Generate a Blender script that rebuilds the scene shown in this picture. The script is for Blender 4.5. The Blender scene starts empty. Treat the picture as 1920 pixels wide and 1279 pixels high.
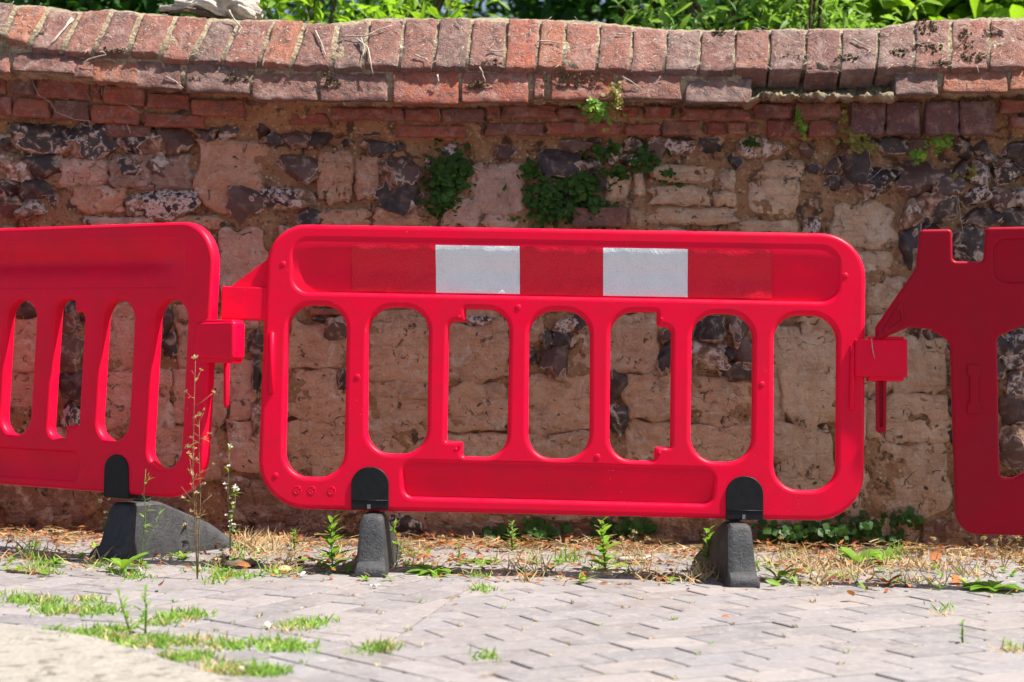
import bpy, bmesh, math, random
from mathutils import Vector, Matrix, noise
R = math.radians
random.seed(7)
SC = bpy.context.scene
COL = SC.collection

# ------------------------------------------------------------------ camera
CAM_H, FPX, CX, CY = 0.66, 3300.0, 960.0, 639.5
cam_d = bpy.data.cameras.new('camera')
cam = bpy.data.objects.new('camera', cam_d); COL.objects.link(cam)
cam.location = (0, 0, CAM_H); cam.rotation_euler = (R(90), 0, 0)
cam_d.sensor_width = 36.0; cam_d.lens = FPX / 1920 * 36
cam_d.clip_start = 0.05; cam_d.clip_end = 500
cam_d.dof.use_dof = True; cam_d.dof.focus_distance = 5.15; cam_d.dof.aperture_fstop = 3.4
SC.camera = cam

# ------------------------------------------------------------------ sky and sun
SUN_EL, SUN_AZ = 60.0, 96.0            # azimuth clockwise from +Y
w = bpy.data.worlds.new('World'); SC.world = w; w.use_nodes = True
nt = w.node_tree; nt.nodes.clear()
sky = nt.nodes.new('ShaderNodeTexSky'); sky.sky_type = 'NISHITA'; sky.sun_disc = False
sky.sun_elevation = R(SUN_EL); sky.sun_rotation = R(SUN_AZ); sky.air_density = 1.0; sky.dust_density = 2.6; sky.ozone_density = 0.7
bg = nt.nodes.new('ShaderNodeBackground'); bg.inputs[1].default_value = 0.078
wo = nt.nodes.new('ShaderNodeOutputWorld')
nt.links.new(sky.outputs[0], bg.inputs[0]); nt.links.new(bg.outputs[0], wo.inputs[0])
sd = bpy.data.lights.new('sun', 'SUN'); sd.energy = 5.0; sd.angle = R(0.53); sd.color = (1.0, 0.955, 0.89)
sun = bpy.data.objects.new('sun', sd); COL.objects.link(sun)
SUN = Vector((math.sin(R(SUN_AZ)) * math.cos(R(SUN_EL)), math.cos(R(SUN_AZ)) * math.cos(R(SUN_EL)), math.sin(R(SUN_EL))))
sun.rotation_euler = SUN.to_track_quat('Z', 'Y').to_euler(); sun.location = (6, -2, 9)
vs = SC.view_settings
vs.view_transform = 'Standard'; vs.look = 'None'; vs.gamma = 1.0; vs.exposure = 1.08
SC.cycles.use_denoising = True; SC.cycles.use_adaptive_sampling = True; SC.cycles.adaptive_threshold = 0.02
SC.cycles.max_bounces = 6; SC.cycles.diffuse_bounces = 4; SC.cycles.glossy_bounces = 2; SC.cycles.transmission_bounces = 3
SC.cycles.caustics_reflective = False; SC.cycles.caustics_refractive = False

# ------------------------------------------------------------------ helpers
GT = 0.02                                # the lane falls to the right
def ray(px, py): return Vector(((px - CX) / FPX, 1.0, (CY - py) / FPX))
def U(px, py, Y):
    d = ray(px, py) * Y
    return Vector((d.x, d.y, d.z + CAM_H))
def G(px, py, lift=0.0):
    d = ray(px, py); t = (CAM_H - lift) / (-d.z - GT * d.x)
    return Vector((d.x * t, t, CAM_H + d.z * t))
def gz(x): return -GT * x
def lerp(a, b, t): return a + (b - a) * t
def interp(pts, x):
    if x <= pts[0][0]: return pts[0][1]
    for (x0, y0), (x1, y1) in zip(pts, pts[1:]):
        if x <= x1: return y0 + (y1 - y0) * (x - x0) / (x1 - x0)
    return pts[-1][1]
def nz(p, s=1.0, o=0.0): return noise.noise(Vector((p[0] * s + o, p[1] * s - o * .7, p[2] * s + o * 1.3)))
def fbm(p, s, octs=3, o=0.0):
    v, a = 0.0, 1.0
    for i in range(octs):
        v += a * nz(p, s * 2 ** i, o + 3.1 * i); a *= .5
    return v

def link(o, parent=None):
    COL.objects.link(o)
    if parent is not None:
        o.parent = parent; o.matrix_parent_inverse = parent.matrix_basis.inverted()
    return o
def mesh_obj(name, verts, faces, mat, parent=None, smooth=True, color=None):
    me = bpy.data.meshes.new(name); me.from_pydata([tuple(v) for v in verts], [], faces); me.update()
    if smooth: me.polygons.foreach_set('use_smooth', [True] * len(me.polygons))
    me.materials.append(mat)
    o = bpy.data.objects.new(name, me)
    if color is not None: o.color = (*color, 1)
    return link(o, parent)
def empty(name, loc=(0, 0, 0), mat=None):
    o = bpy.data.objects.new(name, None); o.empty_display_size = .1
    if mat is not None: o.matrix_basis = mat
    else: o.location = loc
    COL.objects.link(o); return o
def tag(o, label=None, cat=None, group=None, kind=None):
    if label: o['label'] = label
    if cat: o['category'] = cat
    if group: o['group'] = group
    if kind: o['kind'] = kind
    return o

class Acc:
    def __init__(s): s.v = []; s.f = []
    def add(s, vs_, fs):
        b = len(s.v); s.v += vs_; s.f += [tuple(i + b for i in f) for f in fs]
    def tube(s, pts, rad, sides=5):
        pts = [Vector(p) for p in pts]; vs_, fs = [], []
        for i, p in enumerate(pts):
            d = (pts[min(i + 1, len(pts) - 1)] - pts[max(i - 1, 0)])
            d = d.normalized() if d.length > 1e-9 else Vector((0, 0, 1))
            a = d.orthogonal().normalized() if abs(d.z) > .99 else d.cross(Vector((0, 0, 1))).normalized()
            b = d.cross(a); r = rad[i] if isinstance(rad, (list, tuple)) else rad
            for k in range(sides):
                t = 2 * math.pi * k / sides
                vs_.append(p + a * (r * math.cos(t)) + b * (r * math.sin(t)))
        for i in range(len(pts) - 1):
            for k in range(sides):
                k2 = (k + 1) % sides
                fs.append((i * sides + k, i * sides + k2, (i + 1) * sides + k2, (i + 1) * sides + k))
        fs.append(tuple(range(sides))[::-1]); fs.append(tuple((len(pts) - 1) * sides + k for k in range(sides)))
        s.add(vs_, fs)
    def leaf(s, base, d, up, L, W, droop=.15, fold=.12, prof=((0, .12), (.3, .85), (.6, 1), (.85, .6), (1, 0.05))):
        d = d.normalized(); side = d.cross(up)
        side = side.normalized() if side.length > 1e-6 else d.orthogonal().normalized()
        n = side.cross(d).normalized(); vs_, fs = [], []
        for t, wd in prof:
            c = base + d * (L * t) - n * (droop * L * t * t)
            h = side * (W * .5 * wd)
            vs_ += [c - h + n * (fold * W * wd), c.copy(), c + h + n * (fold * W * wd)]
        for i in range(len(prof) - 1):
            a = i * 3
            fs += [(a, a + 1, a + 4, a + 3), (a + 1, a + 2, a + 5, a + 4)]
        s.add(vs_, fs)
    def disc(s, c, n, r, k=6, ph=0.0, ir=.12):
        a = n.orthogonal().normalized(); b = n.cross(a)
        vs_ = [c + n * r * .12]
        for i in range(k):
            t = ph + 2 * math.pi * i / k; q = r * (1 + ir * (1 if i % 2 else -1))
            vs_.append(c + a * q * math.cos(t) + b * q * math.sin(t))
        s.add(vs_, [(0, 1 + i, 1 + (i + 1) % k) for i in range(k)])
    def obj(s, name, mat, parent=None, smooth=True, color=None):
        return mesh_obj(name, s.v, s.f, mat, parent, smooth, color)
def rdir(zmin=-1.0, zmax=1.0):
    z = random.uniform(zmin, zmax); a = random.uniform(0, 2 * math.pi); q = math.sqrt(max(0, 1 - z * z))
    return Vector((q * math.cos(a), q * math.sin(a), z))

# ------------------------------------------------------------------ materials
def nmat(name):
    m = bpy.data.materials.new(name); m.use_nodes = True
    return m, m.node_tree, m.node_tree.nodes['Principled BSDF']
class N:
    def __init__(s, nt_): s.t = nt_
    def n(s, typ, **kw):
        x = s.t.nodes.new('ShaderNode' + typ)
        for k, v in kw.items(): setattr(x, k, v)
        return x
    def l(s, a, b): s.t.links.new(a, b)
    def coords(s, shift=True):
        tc = s.n('TexCoord')
        if not shift: return tc.outputs['Object']
        oi = s.n('ObjectInfo'); m = s.n('Math', operation='MULTIPLY'); m.inputs[1].default_value = 37.0
        s.l(oi.outputs['Random'], m.inputs[0])
        a = s.n('VectorMath', operation='ADD'); s.l(tc.outputs['Object'], a.inputs[0]); s.l(m.outputs[0], a.inputs[1])
        return a.outputs[0]
    def noise(s, co, scale, detail=4, rough=.55, dist=0.0):
        x = s.n('TexNoise'); x.inputs['Scale'].default_value = scale; x.inputs['Detail'].default_value = detail
        x.inputs['Roughness'].default_value = rough; x.inputs['Distortion'].default_value = dist
        s.l(co, x.inputs['Vector']); return x.outputs['Fac']
    def voro(s, co, scale, feature='F1'):
        x = s.n('TexVoronoi', feature=feature); x.inputs['Scale'].default_value = scale
        s.l(co, x.inputs['Vector']); return x.outputs['Distance']
    def ramp(s, fac, stops):
        x = s.n('ValToRGB'); e = x.color_ramp.elements
        while len(e) < len(stops): e.new(.5)
        for el, (p, c) in zip(e, stops):
            el.position = p; el.color = (*c, 1) if isinstance(c, tuple) else (c, c, c, 1)
        s.l(fac, x.inputs[0]); return x.outputs[0]
    def mix(s, fac, a, b, mode='MIX'):
        x = s.n('Mix', data_type='RGBA', blend_type=mode)
        for sock, v in ((x.inputs[0], fac), (x.inputs[6], a), (x.inputs[7], b)):
            if isinstance(v, (int, float)): sock.default_value = v
            elif isinstance(v, tuple): sock.default_value = (*v, 1)
            else: s.l(v, sock)
        return x.outputs[2]
    def math(s, op, a, b=0.0):
        x = s.n('Math', operation=op)
        for sock, v in ((x.inputs[0], a), (x.inputs[1], b)):
            if isinstance(v, (int, float)): sock.default_value = v
            else: s.l(v, sock)
        return x.outputs[0]
    def bump(s, h, strength, dist, bsdf, prev=None):
        x = s.n('Bump'); x.inputs['Strength'].default_value = strength; x.inputs['Distance'].default_value = dist
        s.l(h, x.inputs['Height'])
        if prev is not None: s.l(prev, x.inputs['Normal'])
        if bsdf is not None: s.l(x.outputs[0], bsdf.inputs['Normal'])
        return x.outputs[0]
    def objcol(s): return s.n('ObjectInfo').outputs['Color']

def m_brick():
    m, t, b = nmat('old_brick'); n = N(t); co = n.coords()
    big, mid, fine = n.noise(co, 14, 5, .6, .6), n.noise(co, 55, 6, .65), n.noise(co, 260, 4, .7)
    c = n.mix(n.ramp(big, [(.3, 0.0), (.68, 1.0)]), n.objcol(), n.mix(.6, n.objcol(), (.24, .10, .075)))
    c = n.mix(n.ramp(mid, [(.5, 0.0), (.72, .75)]), c, n.mix(.6, n.objcol(), (.46, .17, .09)))
    c = n.mix(n.ramp(n.noise(co, 22, 6, .7, 1.0), [(.48, 0.0), (.66, .65)]), c, (.08, .058, .054))
    c = n.mix(n.ramp(n.noise(co, 90, 3, .75, .5), [(.60, 0.0), (.70, .7)]), c, (.44, .37, .30))
    c = n.mix(n.ramp(n.voro(co, 70), [(.0, .9), (.16, 0.0)]), c, (.05, .03, .026))
    c = n.mix(n.ramp(n.noise(co, 6, 4, .6, .6), [(.55, 0.0), (.75, .5)]), c, (.13, .095, .085))
    c = n.mix(n.ramp(n.noise(co, 17, 6, .7, .4), [(.50, 0.0), (.66, .5)]), c, (.44, .31, .26))
    n.l(c, b.inputs['Base Color']); b.inputs['Roughness'].default_value = .9
    h = n.math('ADD', mid, n.math('ADD', n.math('MULTIPLY', fine, .45), n.math('MULTIPLY', n.ramp(n.voro(co, 85), [(0, 0.0), (.3, 1.0)]), .35)))
    n.bump(h, 1.0, .011, b)
    return m
def m_stone():
    m, t, b = nmat('clunch_stone'); n = N(t); co = n.coords()
    big, mid, fine = n.noise(co, 8, 6, .6, .8), n.noise(co, 34, 7, .62, .8), n.noise(co, 170, 5, .7)
    c = n.mix(n.ramp(big, [(.35, 0.0), (.7, 1.0)]), n.objcol(), n.mix(.55, n.objcol(), (.48, .22, .10)))
    c = n.mix(n.ramp(mid, [(.48, 0.0), (.68, .7)]), c, n.mix(.5, n.objcol(), (.82, .70, .56)))
    c = n.mix(n.ramp(n.noise(co, 5, 5, .7, 1.0), [(.56, 0.0), (.70, .55)]), c, (.30, .21, .16))
    c = n.mix(n.ramp(fine, [(.55, 0.0), (.74, .6)]), c, (.20, .12, .07))
    dn = n.n('TexNoise'); dn.inputs['Scale'].default_value = 14; dn.inputs['Detail'].default_value = 3; n.l(co, dn.inputs['Vector'])
    dv = n.n('VectorMath', operation='MULTIPLY_ADD'); n.l(dn.outputs['Color'], dv.inputs[0]); dv.inputs[1].default_value = (.11, .11, .11); n.l(co, dv.inputs[2])
    crk = n.ramp(n.voro(dv.outputs[0], 8.5, 'DISTANCE_TO_EDGE'), [(0, 0.0), (.014, 1.0)])
    msk = n.ramp(n.noise(co, 7, 2), [(.56, 0.0), (.66, 1.0)])
    crk2 = n.math('MAXIMUM', crk, n.math('SUBTRACT', 1.0, msk))
    c = n.mix(crk2, n.mix(.75, c, (.05, .03, .02)), c)
    lm = n.n('Mapping'); lm.inputs['Scale'].default_value = (7, 7, 42); lm.inputs['Rotation'].default_value = (0, .12, 0); n.l(co, lm.inputs[0])
    lay = n.noise(lm.outputs[0], 1.0, 5, .62, .9)
    c = n.mix(n.ramp(lay, [(.56, 0.0), (.70, .5)]), c, n.mix(.6, c, (.18, .09, .05)))
    c = n.mix(n.ramp(lay, [(.30, .55), (.42, 0.0)]), c, (.66, .52, .38))
    pit = n.ramp(n.noise(co, 26, 5, .7, 1.2), [(.60, 0.0), (.65, .85)])
    c = n.mix(pit, c, (.07, .04, .025))
    c = n.mix(n.ramp(n.noise(co, 12, 5, .65, .8), [(.56, 0.0), (.66, .6)]), c, (.90, .74, .60))
    n.l(c, b.inputs['Base Color']); b.inputs['Roughness'].default_value = .92
    h = n.math('ADD', n.math('MULTIPLY', mid, 1.2), n.math('MULTIPLY', fine, .5))
    n.bump(n.math('SUBTRACT', n.math('ADD', n.math('ADD', h, n.math('MULTIPLY', lay, -.8)), n.math('MULTIPLY', crk2, .6)), n.math('MULTIPLY', pit, .7)), 1.0, .022, b)
    return m
def m_flint():
    m, t, b = nmat('knapped_flint'); n = N(t); co = n.coords()
    at = n.n('Attribute', attribute_name='knap').outputs['Fac']
    a = n.noise(co, 24, 5, .6, .8)
    knap = n.mix(n.ramp(a, [(.35, 0.0), (.75, 1.0)]), n.objcol(), n.mix(.5, n.objcol(), (.20, .115, .08)))
    oi = n.n('ObjectInfo').outputs['Random']
    pale = n.math('MULTIPLY', n.ramp(n.noise(co, 24, 4, .6, 1.0), [(.53, 0.0), (.63, .85)]), n.ramp(oi, [(.15, .1), (.8, 1.0)]))
    knap = n.mix(pale, knap, (.58, .47, .39))
    cor = n.ramp(n.noise(co, 34, 5, .65, .6), [(.30, (.05, .028, .02)), (.47, (.20, .11, .07)), (.60, (.40, .27, .19)), (.75, (.58, .47, .38))])
    f = n.math('ADD', n.math('MULTIPLY', at, n.ramp(n.n('ObjectInfo').outputs['Random'], [(.60, 1.0), (1.0, .35)])), n.math('MULTIPLY', n.math('SUBTRACT', n.noise(co, 38, 5, .65), .5), 1.7))
    rind = n.ramp(f, [(.40, 0.0), (.47, .85), (.55, .85), (.62, 0.0)])
    fk = n.ramp(f, [(.46, 0.0), (.58, 1.0)])
    n.l(n.mix(rind, n.mix(fk, cor, knap), (.60, .50, .45)), b.inputs['Base Color'])
    n.l(n.ramp(fk, [(0, .9), (1, .36)]), b.inputs['Roughness']); b.inputs['Specular IOR Level'].default_value = .35
    n.bump(n.noise(co, 55, 5, .65, .8), .7, .008, b); return m
def m_mortar(name, c1, c2, c3, dist=.008, dark=.5, agg=.75):
    m, t, b = nmat(name); n = N(t); co = n.coords(False)
    big, mid, fine = n.noise(co, 7, 5, .6, .5), n.noise(co, 45, 6, .68, .3), n.noise(co, 230, 4, .75)
    c = n.mix(n.ramp(big, [(.35, 0.0), (.65, 1.0)]), c1, c2)
    c = n.mix(n.ramp(mid, [(.5, 0.0), (.72, .9)]), c, c3)
    c = n.mix(n.ramp(n.noise(co, 16, 6, .7, .6), [(.53, 0.0), (.61, dark)]), c, (.05, .03, .02))
    c = n.mix(n.ramp(fine, [(.55, 0.0), (.75, .6)]), c, (.10, .065, .04))
    vx = n.n('TexVoronoi'); vx.inputs['Scale'].default_value = 75; n.l(co, vx.inputs['Vector'])
    sp = n.n('SeparateColor'); n.l(vx.outputs['Color'], sp.inputs[0])
    ag = n.math('MULTIPLY', n.ramp(vx.outputs['Distance'], [(.28, 1.0), (.42, 0.0)]), n.ramp(sp.outputs[0], [(.62, 0.0), (.68, 1.0)]))
    c = n.mix(n.math('MULTIPLY', ag, agg), c, n.mix(n.ramp(sp.outputs[1], [(.4, 0.0), (.6, 1.0)]), tuple(min(.7, x * 1.5 + .06) for x in c3), tuple(x * .4 for x in c2)))
    n.l(c, b.inputs['Base Color']); b.inputs['Roughness'].default_value = .95
    h = n.math('ADD', n.math('MULTIPLY', mid, 1.3), n.math('MULTIPLY', fine, .8))
    n.bump(n.math('ADD', h, n.math('MULTIPLY', n.voro(co, 70), .9)), 1.0, dist * 1.9, b); return m
def m_paver():
    m, t, b = nmat('clay_paver'); n = N(t); co = n.coords()
    c = n.mix(n.ramp(n.noise(co, 9, 4), [(.3, 0.0), (.7, 1.0)]), n.objcol(), n.mix(.5, n.objcol(), (.25, .225, .225)))
    c = n.mix(n.ramp(n.noise(co, 26, 6, .7, .6), [(.5, 0.0), (.75, .6)]), c, (.34, .31, .27))
    c = n.mix(n.ramp(n.noise(co, 300, 3, .7), [(.5, 0.0), (.8, .5)]), c, (.14, .115, .11))
    c = n.mix(n.ramp(n.noise(co, 70, 4, .7), [(.60, 0.0), (.70, .7)]), c, (.44, .40, .34))
    c = n.mix(n.ramp(n.noise(co, 15, 5, .7, .5), [(.55, 0.0), (.66, .65)]), c, (.115, .10, .095))
    n.l(c, b.inputs['Base Color']); b.inputs['Roughness'].default_value = .8
    n.bump(n.math('ADD', n.noise(co, 40, 5, .65), n.math('MULTIPLY', n.noise(co, 320, 3), .35)), .5, .003, b); return m
def m_plastic(name, col, scuff=.6, rough=.38, sss=.25):
    m, t, b = nmat(name); n = N(t); co = n.coords()
    sp = n.ramp(n.math('ADD', n.voro(co, 80), n.math('MULTIPLY', n.math('SUBTRACT', .62, n.noise(co, 6, 3)), .5)), [(.0, 1.0), (.06, 0.0)])
    mp = n.n('Mapping'); mp.inputs['Scale'].default_value = (60, 9, 60); mp.inputs['Rotation'].default_value = (0, 0, .5); n.l(co, mp.inputs[0])
    sc = n.ramp(n.noise(mp.outputs[0], 3, 3, .6, 1.5), [(.70, 0.0), (.76, 1.0)])
    sc = n.math('MULTIPLY', sc, n.ramp(n.noise(co, 7, 3), [(.52, 0.0), (.68, 1.0)]))
    dirt = n.ramp(n.noise(co, 5, 6, .65, .4), [(.4, 0.0), (.7, 1.0)])
    c = n.mix(n.math('MULTIPLY', dirt, .5), col, tuple(x * .62 + .01 for x in col))
    c = n.mix(n.math('MULTIPLY', n.math('MAXIMUM', sp, n.math('MULTIPLY', sc, .5)), scuff), c, (.85, .45, .47))
    n.l(c, b.inputs['Base Color'])
    n.l(n.ramp(n.noise(co, 20, 5, .6), [(.3, rough - .06), (.7, rough + .12)]), b.inputs['Roughness'])
    b.inputs['Specular IOR Level'].default_value = .15
    n.bump(n.noise(co, 420, 2), .06, .001, b); return m
def m_simple(name, col, rough=.8, bs=60, bd=.003, var=.5, spec=None):
    m, t, b = nmat(name); n = N(t); co = n.coords()
    c = n.mix(n.ramp(n.noise(co, bs, 5, .65), [(.3, 0.0), (.7, 1.0)]), tuple(x * (1 - var) for x in col), tuple(min(1, x * (1 + var * .6)) for x in col))
    n.l(c, b.inputs['Base Color']); b.inputs['Roughness'].default_value = rough
    if spec is not None: b.inputs['Specular IOR Level'].default_value = spec
    n.bump(n.noise(co, bs * 3, 4), .6, bd, b); return m
def m_rubber():
    m, t, b = nmat('recycled_rubber'); n = N(t); co = n.coords()
    c = n.mix(n.ramp(n.noise(co, 40, 6, .7), [(.3, 0.0), (.75, 1.0)]), (.014, .0145, .016), (.05, .05, .053))
    c = n.mix(n.ramp(n.voro(co, 120), [(.0, .8), (.1, 0.0)]), c, (.35, .33, .31))
    c = n.mix(n.ramp(n.noise(co, 9, 5), [(.5, 0.0), (.75, .45)]), c, (.11, .108, .105))
    n.l(c, b.inputs['Base Color']); b.inputs['Roughness'].default_value = .62
    n.bump(n.noise(co, 90, 5, .75, .4), .7, .005, b); return m
def m_leaf(name, c1, c2, trans=.35, rough=.5):
    m, t, b = nmat(name); n = N(t)
    geo = n.n('NewGeometry'); co = n.coords(False)
    rnd = geo.outputs['Random Per Island']
    c = n.mix(rnd, c1, c2)
    c = n.mix(n.ramp(n.noise(co, 5, 3), [(.4, 0.0), (.7, .5)]), c, tuple(x * .6 for x in c1))
    n.l(c, b.inputs['Base Color']); b.inputs['Roughness'].default_value = rough; b.inputs['Specular IOR Level'].default_value = .25
    tr = n.n('BsdfTranslucent'); n.l(n.mix(.5, c, (c2[0] * 1.3, c2[1] * 1.5, c2[2] * .6)), tr.inputs[0])
    mx = n.n('MixShader'); mx.inputs[0].default_value = trans
    out = t.nodes['Material Output']
    n.l(b.outputs[0], mx.inputs[1]); n.l(tr.outputs[0], mx.inputs[2]); n.l(mx.outputs[0], out.inputs[0]); return m
def m_tape(name, col, honey):
    m, t, b = nmat(name); n = N(t); co = n.coords(False)
    v = n.voro(co, 190, 'DISTANCE_TO_EDGE')
    mp = n.n('Mapping'); mp.inputs['Scale'].default_value = (1, 1, 1); n.l(co, mp.inputs[0])
    c = n.mix(n.ramp(v, [(.03, .75), (.12, 0.0)]), col, honey)
    c = n.mix(n.ramp(n.noise(co, 14, 6, .7, .5), [(.5, 0.0), (.8, .35)]), c, tuple(x * .75 + .03 for x in col))
    st = n.n('Mapping'); st.inputs['Scale'].default_value = (8, 90, 8); st.inputs['Rotation'].default_value = (0, 0, .15); n.l(co, st.inputs[0])
    c = n.mix(n.ramp(n.noise(st.outputs[0], 2, 4, .6, .8), [(.68, 0.0), (.76, .35)]), c, tuple(x * .6 + .06 for x in col))
    n.l(c, b.inputs['Base Color']); b.inputs['Roughness'].default_value = .28
    b.inputs['Specular IOR Level'].default_value = .3
    n.bump(n.math('ADD', n.noise(co, 22, 4, .55, .9), n.math('MULTIPLY', v, .25)), .8, .007, b); return m

BRICK, STONE, FLINT = m_brick(), m_stone(), m_flint()
MORTAR = m_mortar('flint_wall_mortar', (.60, .34, .17), (.46, .23, .11), (.70, .47, .28), .009, .8)
LIME = m_mortar('coping_mortar', (.46, .36, .22), (.34, .26, .17), (.56, .47, .31), .006, .55)
PAVER = m_paver()
RED = m_plastic('red_barrier_plastic', (.82, .0005, .034), .7)
RED2 = m_plastic('dark_red_barrier_plastic', (.36, .0006, .017), .35, .45)
BLACK = m_simple('black_plastic', (.008, .008, .009), .5, 40, .001, .5, .25)
STEEL = m_simple('zinc_bolt', (.16, .16, .17), .4, 80, .0005, .3)
RUBBER = m_rubber()
SAND = m_mortar('joint_sand', (.38, .29, .18), (.24, .18, .12), (.50, .40, .26), .005, .6)
SOIL = m_mortar('dry_soil', (.20, .12, .07), (.14, .08, .05), (.32, .21, .12), .01, .6)
SLABM = m_mortar('pale_slab', (.30, .275, .23), (.255, .235, .205), (.36, .335, .285), .0015, .6, .2)
LEAF_A = m_leaf('leaf_bright', (.11, .26, .015), (.32, .48, .035), .5)
LEAF_B = m_leaf('leaf_deep', (.014, .06, .012), (.06, .17, .022), .35)
LEAF_C = m_leaf('leaf_olive', (.08, .19, .045), (.28, .42, .08), .45)
WEED = m_leaf('weed_leaf', (.11, .25, .025), (.28, .44, .05), .35)
GRASS = m_leaf('grass_blade', (.12, .27, .03), (.30, .44, .07), .35)
TOAD = m_leaf('toadflax_leaf', (.025, .075, .012), (.07, .16, .02), .3)
TOADL = m_leaf('toadflax_dry', (.20, .22, .04), (.42, .30, .10), .35)
STRAW = m_leaf('dry_straw', (.32, .20, .10), (.66, .52, .30), .2, .8)
DRYL = m_leaf('dry_leaf', (.17, .035, .022), (.50, .20, .06), .2, .8)
DRYSTEM = m_simple('dry_stem', (.22, .14, .07), .85, 60, .001)
GSTEM = m_simple('green_stem', (.14, .20, .05), .7, 60, .001)
BARK = m_simple('bark', (.11, .08, .05), .95, 22, .02)
TWIG = m_simple('bleached_twig', (.44, .38, .31), .85, 90, .001)
DRIFT = m_simple('weathered_wood', (.52, .45, .38), .85, 16, .02, .6)
MOSS = m_simple('dry_moss', (.13, .105, .045), 1.0, 160, .008, .7)
WHITE = m_simple('white_petal', (.8, .78, .7), .8, 60, .001, .1)
PURPLE = m_simple('purple_petal', (.16, .04, .45), .6, 60, .001, .2)

# ------------------------------------------------------------------ generic slab (brick, stone)
def slab(name, quad, depth, mat, color, parent, nu=8, nv=4, rnd=.004, rough=.0015, bulge=0.0, rc=0.0, outl=0.0, seed=None, inward=None):
    TL, TR, BR, BL = [Vector(q) for q in quad]
    seed = random.uniform(0, 90) if seed is None else seed
    ax = (TR - TL + BR - BL); ay = (TL - BL + TR - BR)
    if inward is None: inward = ay.cross(ax).normalized()
    if inward.y < 0: inward = -inward
    lx, ly = ax.length / 2, ay.length / 2
    ex, ey = min(.2, rnd * 1.6 / lx), min(.3, rnd * 1.6 / ly)
    sx = [0, ex] + [ex + (1 - 2 * ex) * i / (nu - 2) for i in range(1, nu - 2)] + [1 - ex, 1]
    sy = [0, ey] + [ey + (1 - 2 * ey) * i / (nv - 2) for i in range(1, nv - 2)] + [1 - ey, 1]
    V, F = [], []; W_ = len(sx); H_ = len(sy)
    for j, t in enumerate(sy):
        for i, s in enumerate(sx):
            x, y = 2 * s - 1, 2 * t - 1
            if rc:
                x, y = x * math.sqrt(1 - y * y / 2 * rc), y * math.sqrt(1 - x * x / 2 * rc)
            if outl:
                a = Vector((x, y, seed)); k = (abs(x) ** 2 + abs(y) ** 2)
                x += outl * k * nz(a, 1.6); y += outl * k * nz(a, 1.6, 7.7)
            s2, t2 = (x + 1) / 2, (y + 1) / 2
            p = TL.lerp(TR, s2).lerp(BL.lerp(BR, s2), t2)
            edge = (i in (0, W_ - 1)) or (j in (0, H_ - 1))
            q = Vector((p.x + seed, p.y, p.z))
            d = rough * 2.2 * fbm(q, 38, 2) + rough * nz(q, 150)
            if bulge: d += bulge * ((1 - abs(2 * s - 1) ** 2.6) * (1 - abs(2 * t - 1) ** 2.6)) + bulge * .7 * fbm(q, 14, 2)
            if edge:
                d -= rnd * (1.0 + .9 * nz(q, 45))
                cen = (TL + TR + BR + BL) / 4
                p = p + (cen - p).normalized() * rnd * max(0, .35 + 1.1 * nz(q, 34, 5))
            V.append(p - inward * d)
    for j in range(H_ - 1):
        for i in range(W_ - 1):
            a = j * W_ + i; F.append((a, a + W_, a + W_ + 1, a + 1))
    loop = [i for i in range(W_)] + [j * W_ + W_ - 1 for j in range(1, H_)] + [(H_ - 1) * W_ + i for i in range(W_ - 2, -1, -1)] + [j * W_ for j in range(H_ - 2, 0, -1)]
    b = len(V); V += [V[i] + inward * depth for i in loop]; L = len(loop)
    for k in range(L):
        k2 = (k + 1) % L; F.append((loop[k], loop[k2], b + k2, b + k))
    return mesh_obj(name, V, F, mat, parent, True, color)

# ------------------------------------------------------------------ ground
ground = mesh_obj('ground', [(-60, -40, -.016), (60, -40, -.016), (60, 60, -.016), (-60, 60, -.016)], [(0, 1, 2, 3)],
                  m_mortar('lane_ground', (.25, .235, .235), (.22, .21, .215), (.32, .29, .26), .004, .15, .2))
ground.rotation_euler = (0, GT, 0); tag(ground, kind='structure')
pav = empty('pavement'); pav.rotation_euler = (0, GT, 0); tag(pav, kind='structure')
def plink(o):
    COL.objects.link(o); o.parent = pav; return o
def g2(px, py):
    p = G(px, py); return Vector((p.x / math.cos(GT), p.y))
bed = []
nb = 90
bv = [(lerp(-3.2, 3.2, i / nb), lerp(2.0, 5.75, j / 60), -.0040 + .0018 * fbm(Vector((lerp(-3.2, 3.2, i / nb), lerp(2, 5.75, j / 60), 0)), 9, 3)) for j in range(61) for i in range(nb + 1)]
bf = [(j * (nb + 1) + i, j * (nb + 1) + i + 1, (j + 1) * (nb + 1) + i + 1, (j + 1) * (nb + 1) + i) for j in range(60) for i in range(nb)]
bme = bpy.data.meshes.new('joint_sand'); bme.from_pydata(bv, [], bf); bme.materials.append(SAND)
plink(bpy.data.objects.new('joint_sand', bme))

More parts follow.
